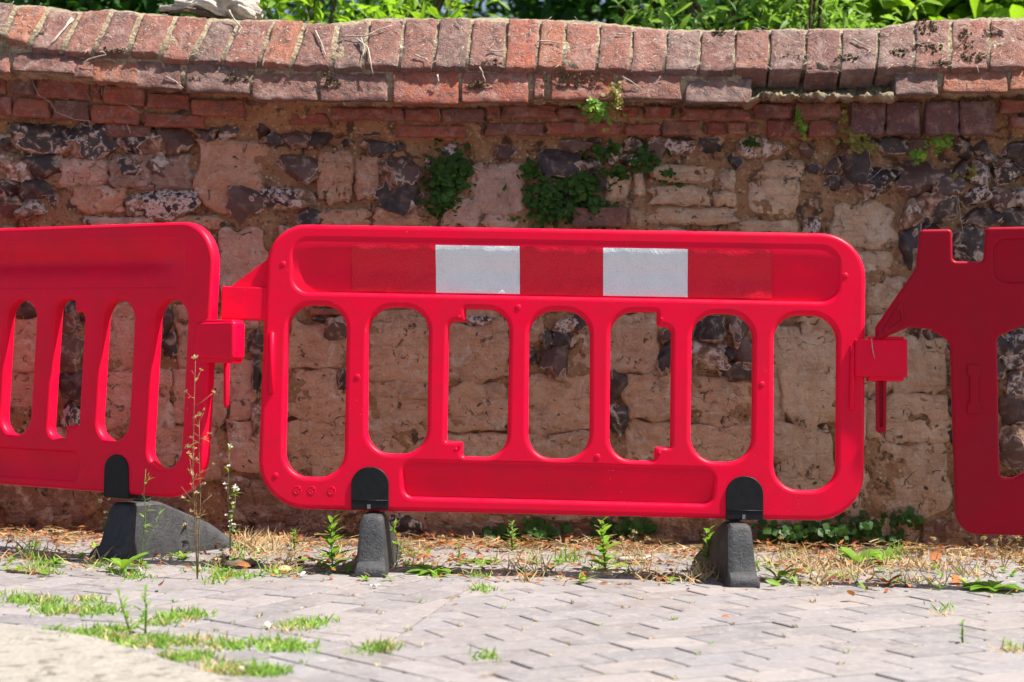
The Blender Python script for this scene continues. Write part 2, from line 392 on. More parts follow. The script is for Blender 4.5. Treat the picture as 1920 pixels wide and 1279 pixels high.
def clip(poly, p0, n_):
    out = []
    for a, b in zip(poly, poly[1:] + poly[:1]):
        da, db = (a - p0).dot(n_), (b - p0).dot(n_)
        if da >= 0: out.append(a)
        if (da >= 0) != (db >= 0): out.append(a.lerp(b, da / (da - db)))
    return out
def area(poly): return abs(sum(a.x * b.y - b.x * a.y for a, b in zip(poly, poly[1:] + poly[:1]))) / 2
QP = [g2(-500, 1102), g2(400, 1164), g2(600, 1198), g2(1000, 1286), g2(1700, 1440)]
SEAM0, SEAM1 = g2(735, 1200), g2(905, 1083)
sdir = (SEAM1 - SEAM0).normalized(); SN = Vector((sdir.y, -sdir.x))     # points right
def qseg(c):
    for a, b in zip(QP, QP[1:]):
        d = (b - a).normalized()
        if (c - a).dot(d) < (b - a).length: return a, d
    return a, d
def qn(d): return Vector((-d.y, d.x))
pavers = []
def field(ang, side, off):
    d = Vector((math.cos(R(ang)), math.sin(R(ang)))); e = Vector((d.y, -d.x)); o = SEAM0 + d * off
    for r in range(-42, 43):
        sh = (.5 if r % 2 else 0) + random.uniform(-.07, .07)
        for k in range(-22, 23):
            c = o + e * (r + .5) * .1035 + d * (k + .5 + sh) * .2055
            if not (-2.5 < c.x < 2.5 and 2.3 < c.y < 5.62): continue
            g = .0016
            P = [c + d * sx * (.10275 - g) + e * sy * (.05175 - g) for sx, sy in ((-1, -1), (1, -1), (1, 1), (-1, 1))]
            if (P[1] - P[0]).cross(P[2] - P[1]) < 0: P.reverse()
            Q = clip(P, SEAM0 + SN * .0015 * side, SN * side)
            if len(Q) < 3: continue
            a, dd = qseg(c)
            Q = clip(Q, a + qn(dd) * .002, qn(dd))
            if len(Q) > 2 and area(Q) > .0012: pavers.append((Q, len(Q) == 4 and area(Q) > .0195, c, d))
field(64, -1, 0); field(29, 1, .03)
for (a, b), (pa, na) in zip(zip(QP, QP[1:]), zip([None] + QP[:-2], QP[2:] + [None])):
    d = (b - a).normalized(); q = -qn(d); Lg = (b - a).length
    d0 = ((a - pa).normalized() + d).normalized() if pa else d
    d1 = ((na - b).normalized() + d).normalized() if na else d
    for r in range(13):
        sh = (.5 if r % 2 else 0) + random.uniform(-.1, .1)
        for k in range(-8, int(Lg / .2055) + 8):
            c = a + q * (r + .5) * .1035 + d * (k + sh) * .2055
            if not (-2.5 < c.x < 2.5 and 2.3 < c.y < 5.6): continue
            g = .0016
            P = [c + d * sx * (.10275 - g) + q * sy * (.05175 - g) for sx, sy in ((-1, -1), (1, -1), (1, 1), (-1, 1))]
            if (P[1] - P[0]).cross(P[2] - P[1]) < 0: P.reverse()
            Q = clip(clip(P, a, d0), b, -d1) if len(P) > 2 else P
            if len(Q) > 2 and area(Q) > .0012: pavers.append((Q, len(Q) == 4 and area(Q) > .0195, c, d))
def paver_geo(Q, seed):
    c = sum(Q, Vector((0, 0))) / len(Q); V, F = [], []; n_ = len(Q)
    R_ = []
    for i, p in enumerate(Q):                         # knock the corners off
        a, b = Q[i - 1], Q[(i + 1) % n_]; k = .003 + .004 * random.random()
        R_ += [p + (a - p).normalized() * min(k, (a - p).length * .3), p + (b - p).normalized() * min(k, (b - p).length * .3)]
    m_ = len(R_)
    for lvl, (ins, z) in enumerate(((0, -.03), (0, -.004), (.0012, -.0015), (.0045, 0))):
        for p in R_: V.append((p.x + (c.x - p.x) * ins / max(.02, (c - p).length), p.y + (c.y - p.y) * ins / max(.02, (c - p).length), z + (.0006 * nz((p.x + seed, p.y, z), 60) if lvl else 0)))
    for l in range(3):
        for i in range(m_): F.append((l * m_ + i, l * m_ + (i + 1) % m_, (l + 1) * m_ + (i + 1) % m_, (l + 1) * m_ + i))
    F.append(tuple(3 * m_ + i for i in range(m_))); return V, F
def inframe(c):
    p = (c.x / c.y * FPX + CX, CY + (CAM_H + GT * c.x) / c.y * FPX)
    return -10 < p[0] < 1930 and p[1] < 1300
variants = []
for i in range(6):
    V, F = paver_geo([Vector((-.1005, -.0495)), Vector((.1005, -.0495)), Vector((.1005, .0495)), Vector((-.1005, .0495))], i * 9)
    me = bpy.data.meshes.new('paver'); me.from_pydata(V, [], F); me.materials.append(PAVER); variants.append(me)
def pcol():
    b = random.uniform(.78, 1.14); t = random.random()
    return (lerp(.168, .228, t) * b, lerp(.165, .202, t) * b, lerp(.172, .188, t) * b, 1)
vis = sorted([p for p in pavers if inframe(p[2])], key=lambda p: p[2].y)
inside = {id(p) for p in vis[:296]}
rest = Acc()
for P in pavers:
    Q, full, c, d = P; dz = random.gauss(0, .0007)
    if id(P) in inside:
        if full:
            o = bpy.data.objects.new('paver', random.choice(variants)); o.location = (c.x, c.y, dz)
            o.rotation_euler = (random.gauss(0, .0035), random.gauss(0, .0035), math.atan2(d.y, d.x) + random.gauss(0, .006))
        else:
            cc = sum(Q, Vector((0, 0))) / len(Q); V, F = paver_geo([q - cc for q in Q], random.random() * 50)
            me = bpy.data.meshes.new('paver'); me.from_pydata(V, [], F); me.materials.append(PAVER)
            o = bpy.data.objects.new('paver', me); o.location = (cc.x, cc.y, dz)
        o.color = pcol(); plink(o)
    else:
        V, F = paver_geo(Q, random.random() * 50); rest.add([Vector(v) + Vector((0, 0, dz)) for v in V], F)
me = bpy.data.meshes.new('distant_pavers'); me.from_pydata([tuple(v) for v in rest.v], [], rest.f); me.materials.append(PAVER)
o = bpy.data.objects.new('distant_pavers', me); o.color = (.20, .19, .195, 1); o['kind'] = 'stuff'; plink(o)
# pale slabs at the near left corner
def gslab(pts, seed):
    P = [g2(*p) for p in pts]; V, F = [], []; D = []
    for a, b in zip(P, P[1:] + P[:1]):
        k = max(2, int((b - a).length / .03))
        for i in range(k):
            p = a.lerp(b, i / k); D.append(p + Vector((nz((p.x, p.y, seed), 14), nz((p.x, p.y, seed + 9), 14))) * .008)
    c = sum(D, Vector((0, 0))) / len(D); m_ = len(D)
    for ins, z in ((0, -.02), (0, .004), (.004, .010), (.016, .013)):
        for p in D:
            q = p + (c - p).normalized() * ins; V.append((q.x, q.y, z))
    for l in range(3):
        for i in range(m_): F.append((l * m_ + i, l * m_ + (i + 1) % m_, (l + 1) * m_ + (i + 1) % m_, (l + 1) * m_ + i))
    F.append(tuple(3 * m_ + i for i in range(m_)))
    me = bpy.data.meshes.new('paving_slab'); me.from_pydata(V, [], F); me.materials.append(SLABM)
    o = plink(bpy.data.objects.new('paving_slab', me)); o['label'] = 'pale buff stone slab at the near left corner'
gslab([(-420, 1128), (-2, 1175), (70, 1186), (180, 1203), (272, 1232), (300, 1240), (100, 1272), (-500, 1330)], 1)
gslab([(306, 1243), (379, 1266), (470, 1290), (560, 1330), (300, 1480), (-520, 1500), (-500, 1338), (104, 1276)], 2)

# ------------------------------------------------------------------ the wall
YW = 5.87
wall = empty('garden_wall', (0, YW, 0))
tag(wall, 'old flint and stone garden wall with sloping red brick coping', 'wall')
S_ = 2.975
def c1(x, y): return (x / S_, y / S_)
def c2(x, y): return (640 + x / S_, y / S_)
def c3(x, y): return (1280 + x / S_, y / S_)
HJ = [(c1(*a), c1(*b)) for a, b in [((-190, 160), (-95, 10)), ((10, 200), (88, 30)), ((160, 255), (268, 42)), ((338, 285), (448, 70)), ((510, 298), (622, 55)), ((712, 295), (785, 75)), ((890, 305), (980, 90)), ((1062, 328), (1170, 108)), ((1237, 335), (1332, 115)), ((1440, 350), (1525, 112)), ((1622, 370), (1700, 130)), ((1845, 372), (1885, 132))]]
HJ += [(c2(*a), c2(*b)) for a, b in [((125, 362), (155, 108)), ((322, 368), (355, 105)), ((510, 370), (545, 107)), ((697, 372), (730, 104)), ((907, 382), (925, 106)), ((1088, 378), (1110, 112)), ((1238, 384), (1250, 116)), ((1422, 392), (1440, 125)), ((1610, 392), (1628, 150)), ((1797, 392), (1822, 168))]]
HJ += [(c3(*a), c3(*b)) for a, b in [((85, 392), (105, 172)), ((285, 390), (298, 172)), ((480, 390), (490, 166)), ((674, 393), (690, 164)), ((880, 393), (885, 164)), ((1082, 385), (1094, 160)), ((1290, 374), (1300, 120)), ((1490, 382), (1497, 108)), ((1707, 372), (1712, 102)), ((1915, 368), (1912, 104))]]
x0 = HJ[0]
for k in range(1, 7): HJ.insert(0, ((x0[0][0] - 64 * k, x0[0][1] - 4 * k), (x0[1][0] - 64 * k, x0[1][1] - 3 * k)))
x1 = HJ[-1]
for k in range(1, 7): HJ.append(((x1[0][0] + 66 * k, x1[0][1]), (x1[1][0] + 66 * k, x1[1][1])))
HBOT = [j[0] for j in HJ]; HTOP = [j[1] for j in HJ]
YB, YT = 5.715, 5.845
def bcol(kind):
    t = random.random(); j = random.uniform(.88, 1.12)
    base = {'head': ((.20, .10, .082), (.29, .105, .07)), 'red': ((.36, .085, .045), (.42, .12, .07)), 'dark': ((.14, .07, .065), (.18, .085, .07)),
            'orange': ((.42, .15, .075), (.36, .125, .065)), 'grey': ((.155, .11, .10), (.20, .13, .11)), 'deep': ((.24, .045, .03), (.30, .06, .04)), 'purple': ((.16, .075, .085), (.13, .06, .07))}[kind]
    return tuple(lerp(a, b, t) * j for a, b in zip(*base))
for i in range(len(HJ) - 1):
    (b0, t0), (b1, t1) = HJ[i], HJ[i + 1]
    mid = (b0[0] + b1[0]) / 2
    g = interp([(0, 6.5), (560, 5), (700, 3), (1300, 2.0), (1900, 3)], mid) * random.uniform(.75, 1.2)
    jt, jb = random.uniform(-3, 3), random.uniform(-3, 3)
    q = [U(t0[0] + g, (t0[1] + t1[1]) / 2 + jt - (t1[1] - t0[1]) * .3, YT), U(t1[0] - g, (t0[1] + t1[1]) / 2 + jt + (t1[1] - t0[1]) * .3, YT),
         U(b1[0] - g, (b0[1] + b1[1]) / 2 + jb + (b1[1] - b0[1]) * .3, YB), U(b0[0] + g, (b0[1] + b1[1]) / 2 + jb - (b1[1] - b0[1]) * .3, YB)]
    up = Vector((0, 0, random.gauss(0, .002))); q = [p + up for p in q]
    slab('coping_brick', q, .075, BRICK, bcol(random.choice(['head'] * 6 + ['grey'] * 4 + ['orange', 'dark', 'red'])), wall, 8, 12, .0028, .0024, outl=.035)
SECOND = [(c1, b, k) for b, k in [((-120, 285, 55, 405), 'head'), ((68, 293, 415, 402), 'dark'), ((403, 318, 522, 432), 'head'), ((515, 338, 772, 462), 'orange'), ((755, 345, 1008, 492), 'dark'), ((1035, 358, 1388, 515), 'grey'), ((1405, 405, 1768, 560), 'head'), ((1782, 402, 2158, 566), 'dark')]]
SECOND += [(c2, b, k) for b, k in [((286, 396, 655, 580), 'red'), ((672, 402, 1044, 572), 'red'), ((1074, 400, 1132, 545), 'red'), ((1168, 405, 1520, 560), 'red'), ((1540, 405, 1896, 555), 'head')]]
SECOND += [(c3, b, k) for b, k in [((15, 437, 386, 572), 'grey'), ((1185, 408, 1425, 530), 'grey'), ((1450, 396, 1810, 516), 'orange'), ((1830, 380, 2200, 500), 'orange'), ((2215, 385, 2560, 505), 'red')]]
SECOND += [(c1, b, k) for b, k in [((-480, 270, -130, 395), 'head'), ((-850, 265, -490, 385), 'grey')]]
def slope_y(b, f):      # bricks of the sagging left half step along with the coping
    return 0
for f, (x0_, y0_, x1_, y1_), k in SECOND:
    a, b = f(x0_, y0_), f(x1_, y1_); sl = 0.05 * (b[0] - a[0]) * (1 if a[0] < 470 else .1)
    q = [U(a[0], a[1] - sl / 2, 5.735), U(b[0], a[1] + sl / 2, 5.735), U(b[0], b[1] + sl / 2, 5.695), U(a[0], b[1] - sl / 2, 5.695)]
    slab('coping_brick', q, .1, BRICK, bcol(k), wall, 13, 8, .0032, .003, outl=.03, inward=Vector((0, 1, .06)).normalized())
COURSE = [(c1, 5.795, b, k) for b, k in [((-330, 415, -160, 515), 'deep'), ((-150, 425, 38, 525), 'deep'), ((50, 420, 196, 528), 'dark'), ((208, 440, 502, 548), 'deep'), ((520, 455, 562, 555), 'deep'), ((574, 480, 812, 585), 'red'), ((815, 520, 1060, 605), 'deep'), ((1066, 555, 1372, 648), 'red')]]
COURSE += [(c1, 5.812, b, k) for b, k in [((-300, 530, -60, 632), 'red'), ((-50, 538, 70, 640), 'deep'), ((76, 545, 282, 652), 'red'), ((300, 560, 496, 668), 'dark'), ((512, 582, 780, 690), 'red'), ((805, 636, 1150, 710), 'red'), ((1620, 630, 1835, 696), 'red'), ((1400, 562, 1545, 592), 'grey')]]
COURSE += [(c2, 5.79, b, k) for b, k in [((-50, 598, 352, 672), 'red'), ((356, 605, 552, 680), 'red'), ((560, 605, 795, 682), 'head'), ((806, 590, 890, 662), 'red'), ((896, 586, 1196, 656), 'red'), ((1202, 602, 1420, 662), 'head'), ((1560, 590, 1652, 652), 'red'), ((1690, 590, 1848, 655), 'deep')]]
COURSE += [(c2, 5.815, b, k) for b, k in [((300, 700, 696, 766), 'red'), ((806, 686, 1126, 756), 'head'), ((1142, 680, 1562, 750), 'red'), ((1580, 690, 1782, 752), 'red'), ((1792, 672, 2000, 752), 'orange')]]
COURSE += [(c3, 5.785, b, k) for b, k in [((0, 605, 372, 670), 'red'), ((390, 580, 612, 656), 'deep'), ((626, 572, 886, 656), 'head'), ((940, 566, 1130, 750), 'purple'), ((1132, 566, 1320, 748), 'purple'), ((1350, 560, 1540, 750), 'purple'), ((1542, 562, 1742, 748), 'dark'), ((1772, 555, 1990, 632), 'red'), ((1832, 650, 2050, 712), 'red'), ((2000, 560, 2300, 632), 'red'), ((2060, 650, 2350, 712), 'deep')]]
COURSE += [(c3, 5.812, b, k) for b, k in [((250, 680, 356, 750), 'orange'), ((130, 680, 242, 750), 'deep'), ((362, 682, 412, 740), 'red'), ((466, 668, 692, 766), 'deep'), ((700, 668, 862, 764), 'red')]]
COURSE += [(c2, 5.83, b, k) for b, k in [((1292, 1155, 1590, 1265), 'head'), ((-1310, 690, -1060, 770), 'dark')]]
COURSE += [(c3, 5.80, (480, 400, 660, 476), 'deep'), (c3, 5.80, (676, 402, 868, 476), 'deep'), (c3, 5.80, (882, 402, 1068, 470), 'deep'), (c3, 5.80, (392, 400, 468, 470), 'deep'), (c3, 5.80, (1085, 395, 1180, 445), 'red')]
COURSE += [(c1, 5.845, (1722, 1440 + 280, 1720 + 200, 1440 + 320), 'red')]
for f, Y, (x0_, y0_, x1_, y1_), k in COURSE:
    a, b = f(x0_, y0_), f(x1_, y1_); sl = 0.045 * (b[0] - a[0]) * (1 if a[0] < 470 else .1)
    q = [U(a[0], a[1] - sl / 2, Y), U(b[0], a[1] + sl / 2, Y), U(b[0], b[1] + sl / 2, Y), U(a[0], b[1] - sl / 2, Y)]
    slab('brick', [p + Vector((0, -.008, 0)) for p in q], .07, BRICK, bcol(k), wall, 11, 7, .004, .0036, outl=.085)

# coping mortar bed under the bricks and the back of the wall
V, F = [], []
xs = [-340 + 5 * i for i in range(526)]
SBOT = [(-300, 132), (0, 140), (150, 150), (340, 165), (470, 180), (560, 193), (720, 195), (860, 196), (1000, 192), (1280, 190), (1400, 194), (1430, 180), (1660, 182), (1680, 180), (1900, 175), (2300, 175)]
CBOT = [(-300, 205), (0, 216), (160, 224), (260, 234), (395, 245), (430, 240), (560, 250), (740, 262), (1200, 258), (1500, 262), (1920, 256), (2300, 256)]
for x in xs:
    hb, ht, sb, cb = interp(HBOT, x), interp(HTOP, x), interp(SBOT, x), interp(CBOT, x)
    gap = 1392 < x < 1680
    prof = [U(x, ht + 8, 6.30) + Vector((0, 0, -.30)), U(x, ht + 4, 6.12), U(x, ht - 1, 5.93), U(x, ht + 5, YT + .012), U(x, lerp(ht, hb, .5), (YB + YT) / 2 + .008), U(x, hb - 2, YB + .010)]
    if gap: prof += [U(x, hb + 18, 5.80), U(x, hb + 34, 5.80), U(x, sb - 6, 5.78), U(x, sb - 5 + 6 * nz((x * .05, 0, 0)), 5.69 + .03 * nz((x * .09, 3, 0))), U(x, sb + 4 + 8 * nz((x * .11, 7, 0)), 5.70 + .03 * nz((x * .06, 9, 0))), U(x, sb + 12, 5.80)]
    else: prof += [U(x, hb + 7, 5.738), U(x, lerp(hb, sb, .5), 5.727), U(x, sb - 8, 5.715), U(x, sb - 3, 5.74), U(x, sb + 2, 5.77), U(x, sb + 8, 5.80)]
    prof += [U(x, lerp(sb, cb, .5), 5.812), U(x, cb - 8, 5.832), U(x, cb + 6, 5.86), U(x, cb + 30, 5.90)]
    for k, p in enumerate(prof):
        a = (.006 if k < 10 else .013) if k > 1 else .02
        if gap and 7 <= k <= 10: a = .02
        V.append(p + Vector((0, a * fbm(p, 30, 3), a * .8 * fbm(p, 34, 3, 9))))
npf = 16
for i in range(len(xs) - 1):
    for k in range(npf - 1): F.append((i * npf + k, i * npf + k + 1, (i + 1) * npf + k + 1, (i + 1) * npf + k))
cm = mesh_obj('coping_mortar', V, F, LIME, wall); cm.data.materials.append(MORTAR)
for i_, p in enumerate(cm.data.polygons):
    if i_ % (npf - 1) >= 10: p.material_index = 1
# the rubble core: a real uneven mortar face
V, F = [], []
nx, ny = 460, 170
for j in range(ny + 1):
    for i in range(nx + 1):
        px, py = lerp(-340, 2290, i / nx), lerp(225, 1045, j / ny)
        p = U(px, py, YW)
        p.y += -.013 + .017 * fbm(p, 7, 4) + .008 * fbm(p, 36, 3) - .01 * max(0, (py - 930) / 100)
        V.append(p)
for j in range(ny):
    for i in range(nx):
        a = j * (nx + 1) + i; F.append((a, a + nx + 1, a + nx + 2, a + 1))
mesh_obj('wall_face', V, F, MORTAR, wall)
bk = [U(-340, 60, YW + .02), U(2290, 60, YW + .02)]
mesh_obj('wall_back', [(-2.35, 6.32, -.2), (2.45, 6.32, -.2), (2.45, 6.32, 1.52), (-2.35, 6.32, 1.52), (-2.35, 5.95, -.2), (2.45, 5.95, -.2), (2.45, 5.95, 1.60), (-2.35, 5.95, 1.60)],
         [(0, 1, 2, 3), (4, 0, 3, 7), (1, 5, 6, 2), (3, 2, 6, 7)], MORTAR, wall, False)

# stones: pixel boxes on the wall face
STONES = [(366, 262, 498, 400, 'o'), (134, 346, 236, 402, 'o'), (110, 292, 200, 350, 'p'), (200, 286, 356, 356, 'g'), (592, 283, 664, 388, 'o'), (666, 288, 716, 378, 'o'), (592, 390, 700, 428, 'o'), (700, 388, 800, 428, 'o'), (155, 404, 300, 430, 'p'), (310, 402, 420, 430, 'o'),
 (877, 302, 982, 408, 'p'), (825, 372, 902, 428, 'p'), (902, 400, 975, 430, 'p'), (1134, 319, 1186, 380, 'c'), (1186, 319, 1210, 372, 'c'), (1218, 308, 1345, 345, 'c'), (1346, 316, 1380, 360, 'c'), (1218, 346, 1336, 386, 'c'), (1337, 356, 1382, 388, 'c'), (1214, 386, 1382, 422, 'c'), (1174, 388, 1212, 426, 'c'),
 (1399, 298, 1508, 338, 'c'), (1399, 334, 1500, 408, 'c'), (1549, 376, 1682, 470, 'c'), (1385, 410, 1500, 440, 'c'), (1560, 466, 1676, 520, 'c'), (1620, 518, 1700, 590, 'c'), (1630, 590, 1700, 632, 'c'), (1678, 630, 1780, 734, 'c'), (1630, 640, 1678, 736, 'c'), (1656, 736, 1784, 826, 'c'), (1620, 742, 1656, 830, 'c'), (1632, 832, 1786, 968, 'c'), (1570, 834, 1632, 966, 'c'), (1450, 800, 1568, 930, 'c'), (1440, 616, 1502, 700, 'c'), (1466, 622, 1572, 794, 'c'), (1500, 588, 1572, 634, 'c'), (1572, 630, 1630, 740, 'c'), (1572, 740, 1622, 830, 'c'), (1436, 700, 1470, 800, 'c'),
 (1290, 708, 1434, 800, 't'), (1290, 802, 1446, 880, 't'), (1175, 700, 1286, 790, 't'), (1172, 792, 1286, 876, 't'), (1140, 594, 1232, 700, 't'), (985, 704, 1142, 812, 't'), (960, 814, 1140, 880, 't'), (1072, 616, 1140, 700, 't'), (960, 588, 1016, 640, 't'), (835, 606, 958, 716, 't'), (832, 719, 962, 812, 't'), (830, 814, 956, 876, 't'),
 (684, 608, 830, 716, 't'), (680, 742, 828, 880, 't'), (660, 716, 826, 744, 't'), (536, 604, 660, 690, 't'), (536, 694, 652, 790, 't'), (530, 792, 676, 896, 't'), (690, 582, 830, 606, 't'), (840, 580, 940, 604, 't'),
 (440, 560, 484, 620, 'q'), (430, 670, 486, 780, 'q'), (425, 785, 520, 880, 'q'), (330, 560, 425, 690, 'q'), (326, 694, 424, 800, 'q'), (260, 800, 420, 900, 'q'), (160, 560, 296, 690, 'q'), (162, 692, 320, 800, 'q'), (100, 802, 256, 890, 'q'), (0, 596, 106, 690, 'q'), (-60, 692, 106, 790, 'q'), (-80, 792, 96, 890, 'q'),
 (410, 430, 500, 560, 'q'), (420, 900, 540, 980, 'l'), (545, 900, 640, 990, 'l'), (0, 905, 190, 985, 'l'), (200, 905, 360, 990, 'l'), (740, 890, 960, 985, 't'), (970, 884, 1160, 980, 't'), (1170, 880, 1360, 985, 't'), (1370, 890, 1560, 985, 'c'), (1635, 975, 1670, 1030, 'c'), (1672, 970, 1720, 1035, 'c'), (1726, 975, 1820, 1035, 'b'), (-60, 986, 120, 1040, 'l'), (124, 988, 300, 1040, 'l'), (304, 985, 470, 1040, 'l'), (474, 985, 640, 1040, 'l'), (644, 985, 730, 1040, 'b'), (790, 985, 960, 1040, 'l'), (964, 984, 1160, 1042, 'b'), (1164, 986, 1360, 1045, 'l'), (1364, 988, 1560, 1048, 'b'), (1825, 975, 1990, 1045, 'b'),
 (-200, 300, -40, 420, 'q'), (-210, 425, -30, 560, 'q'), (-240, 565, -70, 690, 'q'), (-260, 700, -90, 830, 'q'), (1960, 300, 2080, 400, 'c'), (1950, 420, 2120, 560, 'c'), (1940, 600, 2100, 760, 'c'), (1930, 800, 2140, 960, 'c'), (520, 430, 700, 480, 'q'), (520, 430, 600, 560, 'q'), (600, 434, 830, 570, 't'), (834, 436, 1030, 574, 't'), (1034, 438, 1240, 580, 't'), (1244, 440, 1430, 584, 't'), (180, 432, 400, 556, 'q'), (-20, 436, 176, 560, 'q')]
SCOL = {'o': (.78, .42, .26), 'p': (.82, .52, .41), 'g': (.40, .27, .22), 'c': (.85, .59, .39), 't': (.82, .49, .31), 'q': (.84, .45, .33), 'b': (.24, .115, .07), 'l': (.27, .15, .11)}  # o, p, q reddened: red light bounced off the barrier, put into stone colour
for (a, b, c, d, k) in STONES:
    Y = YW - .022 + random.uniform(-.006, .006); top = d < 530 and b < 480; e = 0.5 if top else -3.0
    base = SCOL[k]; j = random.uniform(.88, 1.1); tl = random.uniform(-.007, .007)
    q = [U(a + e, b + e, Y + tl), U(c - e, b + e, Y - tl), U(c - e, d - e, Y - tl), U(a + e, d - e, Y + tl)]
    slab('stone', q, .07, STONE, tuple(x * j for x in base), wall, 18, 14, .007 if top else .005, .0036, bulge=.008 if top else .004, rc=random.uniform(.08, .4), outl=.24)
FL = [(34, 229, 131, 279), (134, 232, 215, 286), (223, 242, 289, 286), (292, 242, 356, 282), (0, 257, 22, 278), (0, 292, 50, 336), (50, 286, 108, 340), (34, 336, 88, 370), (-6, 338, 32, 368), (-4, 372, 34, 404), (35, 372, 88, 404), (218, 300, 259, 343), (275, 292, 312, 333), (238, 366, 270, 400), (270, 356, 356, 403), (497, 356, 570, 390), (433, 353, 488, 407), (531, 289, 585, 340), (530, 244, 580, 276), (558, 398, 615, 426), (677, 232, 738, 252), (687, 265, 736, 292), (720, 296, 778, 346), (719, 340, 785, 393), (1015, 284, 1078, 331), (1053, 265, 1097, 284), (1080, 296, 1118, 327), (1164, 292, 1202, 311), (1252, 255, 1300, 290), (1218, 259, 1249, 297), (1176, 259, 1212, 280),
 (1391, 255, 1464, 291), (1314, 255, 1351, 283), (1616, 318, 1678, 371), (1688, 309, 1758, 364), (1582, 279, 1627, 334), (1737, 366, 1792, 421), (1791, 254, 1822, 297), (1640, 252, 1698, 280), (1697, 265, 1736, 288), (1814, 354, 1852, 384), (1858, 354, 1900, 384), (1811, 390, 1868, 428), (1890, 262, 1935, 301), (1784, 302, 1820, 334), (1757, 323, 1798, 364), (1870, 392, 1925, 430), (1860, 300, 1915, 345), (1824, 306, 1856, 346),
 (1687, 427, 1722, 500), (1690, 380, 1730, 424), (1790, 436, 1845, 490), (1307, 593, 1359, 633), (1371, 597, 1406, 640), (1295, 648, 1358, 690), (1352, 652, 1378, 670), (1376, 642, 1412, 687), (1362, 686, 1412, 714), (1016, 624, 1042, 650), (1036, 620, 1072, 650), (1024, 645, 1066, 700), (1072, 594, 1101, 616), (1142, 702, 1176, 742), (1142, 762, 1172, 808), (1234, 648, 1262, 697), (1240, 622, 1262, 642), (612, 598, 660, 632), (590, 594, 614, 606), (634, 700, 652, 730), (880, 590, 916, 608),
 (109, 590, 149, 636), (107, 634, 147, 693), (110, 698, 162, 751), (120, 755, 157, 798), (298, 574, 327, 626), (306, 627, 328, 668), (28, 562, 72, 593), (118, 564, 150, 590), (468, 622, 490, 668), (474, 680, 488, 730), (470, 755, 488, 800), (735, 965, 788, 1010), (1880, 625, 1925, 690), (1885, 690, 1925, 740), (1876, 740, 1925, 800), (1880, 810, 1925, 880)]
FCOL = [(.014, .010, .010), (.02, .013, .013), (.045, .022, .018), (.08, .04, .034), (.03, .026, .03), (.10, .055, .045), (.022, .016, .016)]
def flint(x0_, y0_, x1_, y1_, deep=.0):
    c = U((x0_ + x1_) / 2, (y0_ + y1_) / 2, YW - .024 + deep); s = YW / FPX
    rx, rz = (x1_ - x0_) / 2 * s, (y1_ - y0_) / 2 * s; ry = min(.034, min(rx, rz) * random.uniform(.8, 1.1))
    bm = bmesh.new(); bmesh.ops.create_icosphere(bm, subdivisions=3, radius=1)
    lay = bm.verts.layers.float.new('knap')
    o_ = random.uniform(0, 99)
    cuts = [(Vector((random.gauss(0, .25), -1, random.gauss(.05, .25))).normalized(), random.uniform(.5, .75))]
    cuts += [(Vector((random.uniform(-1, 1), random.uniform(-1, -.25), random.uniform(-1, 1))).normalized(), random.uniform(.5, .8)) for _ in range(random.choice((2, 3, 4)))]
    for v in bm.verts:
        p = v.co.copy(); k0 = 0.0
        p *= 1.16 + .60 * nz(p, 1.2, o_) + .34 * nz(p, 2.6, o_) + .12 * nz(p, 6, o_)
        for n_, d_ in cuts:
            d2 = d_ + .07 * nz(p, 2.2, o_ + 30)
            k = p.dot(n_) - d2
            if k > 0: p -= n_ * k * .95; k0 = 1.0
        v[lay] = k0
        v.co = Vector((c.x + p.x * rx * 1.16, c.y + p.y * ry, c.z + p.z * rz * 1.16))
    me = bpy.data.meshes.new('flint'); bm.to_mesh(me); bm.free(); me.materials.append(FLINT)
    me.polygons.foreach_set('use_smooth', [True] * len(me.polygons)); me.set_sharp_from_angle(angle=R(28))
    o = bpy.data.objects.new('flint', me); o.color = (*random.choice(FCOL), 1)
    link(o, wall)
for f in FL: flint(*f)
occ = [s[:4] for s in STONES] + FL
def free(x, y, r): return all(not (a - r < x < c + r and b - r < y < d + r) for a, b, c, d in occ)
for (X0, Y0, X1, Y1, n_, r0, r1) in [(0, 232, 600, 405, 160, 7, 20), (1500, 262, 2100, 620, 260, 8, 22), (1780, 500, 2080, 1000, 120, 12, 28), (600, 262, 1400, 425, 120, 6, 14), (-300, 230, 0, 900, 30, 12, 24), (430, 560, 1640, 1000, 70, 7, 16)]:
    for _ in range(n_):
        x, y = random.uniform(X0, X1), random.uniform(Y0, Y1); r = random.uniform(r0, r1)
        if free(x, y, r * .7):
            b = (x - r * 1.2, y - r, x + r * 1.2, y + r); occ.append(b); flint(*b, deep=.004)

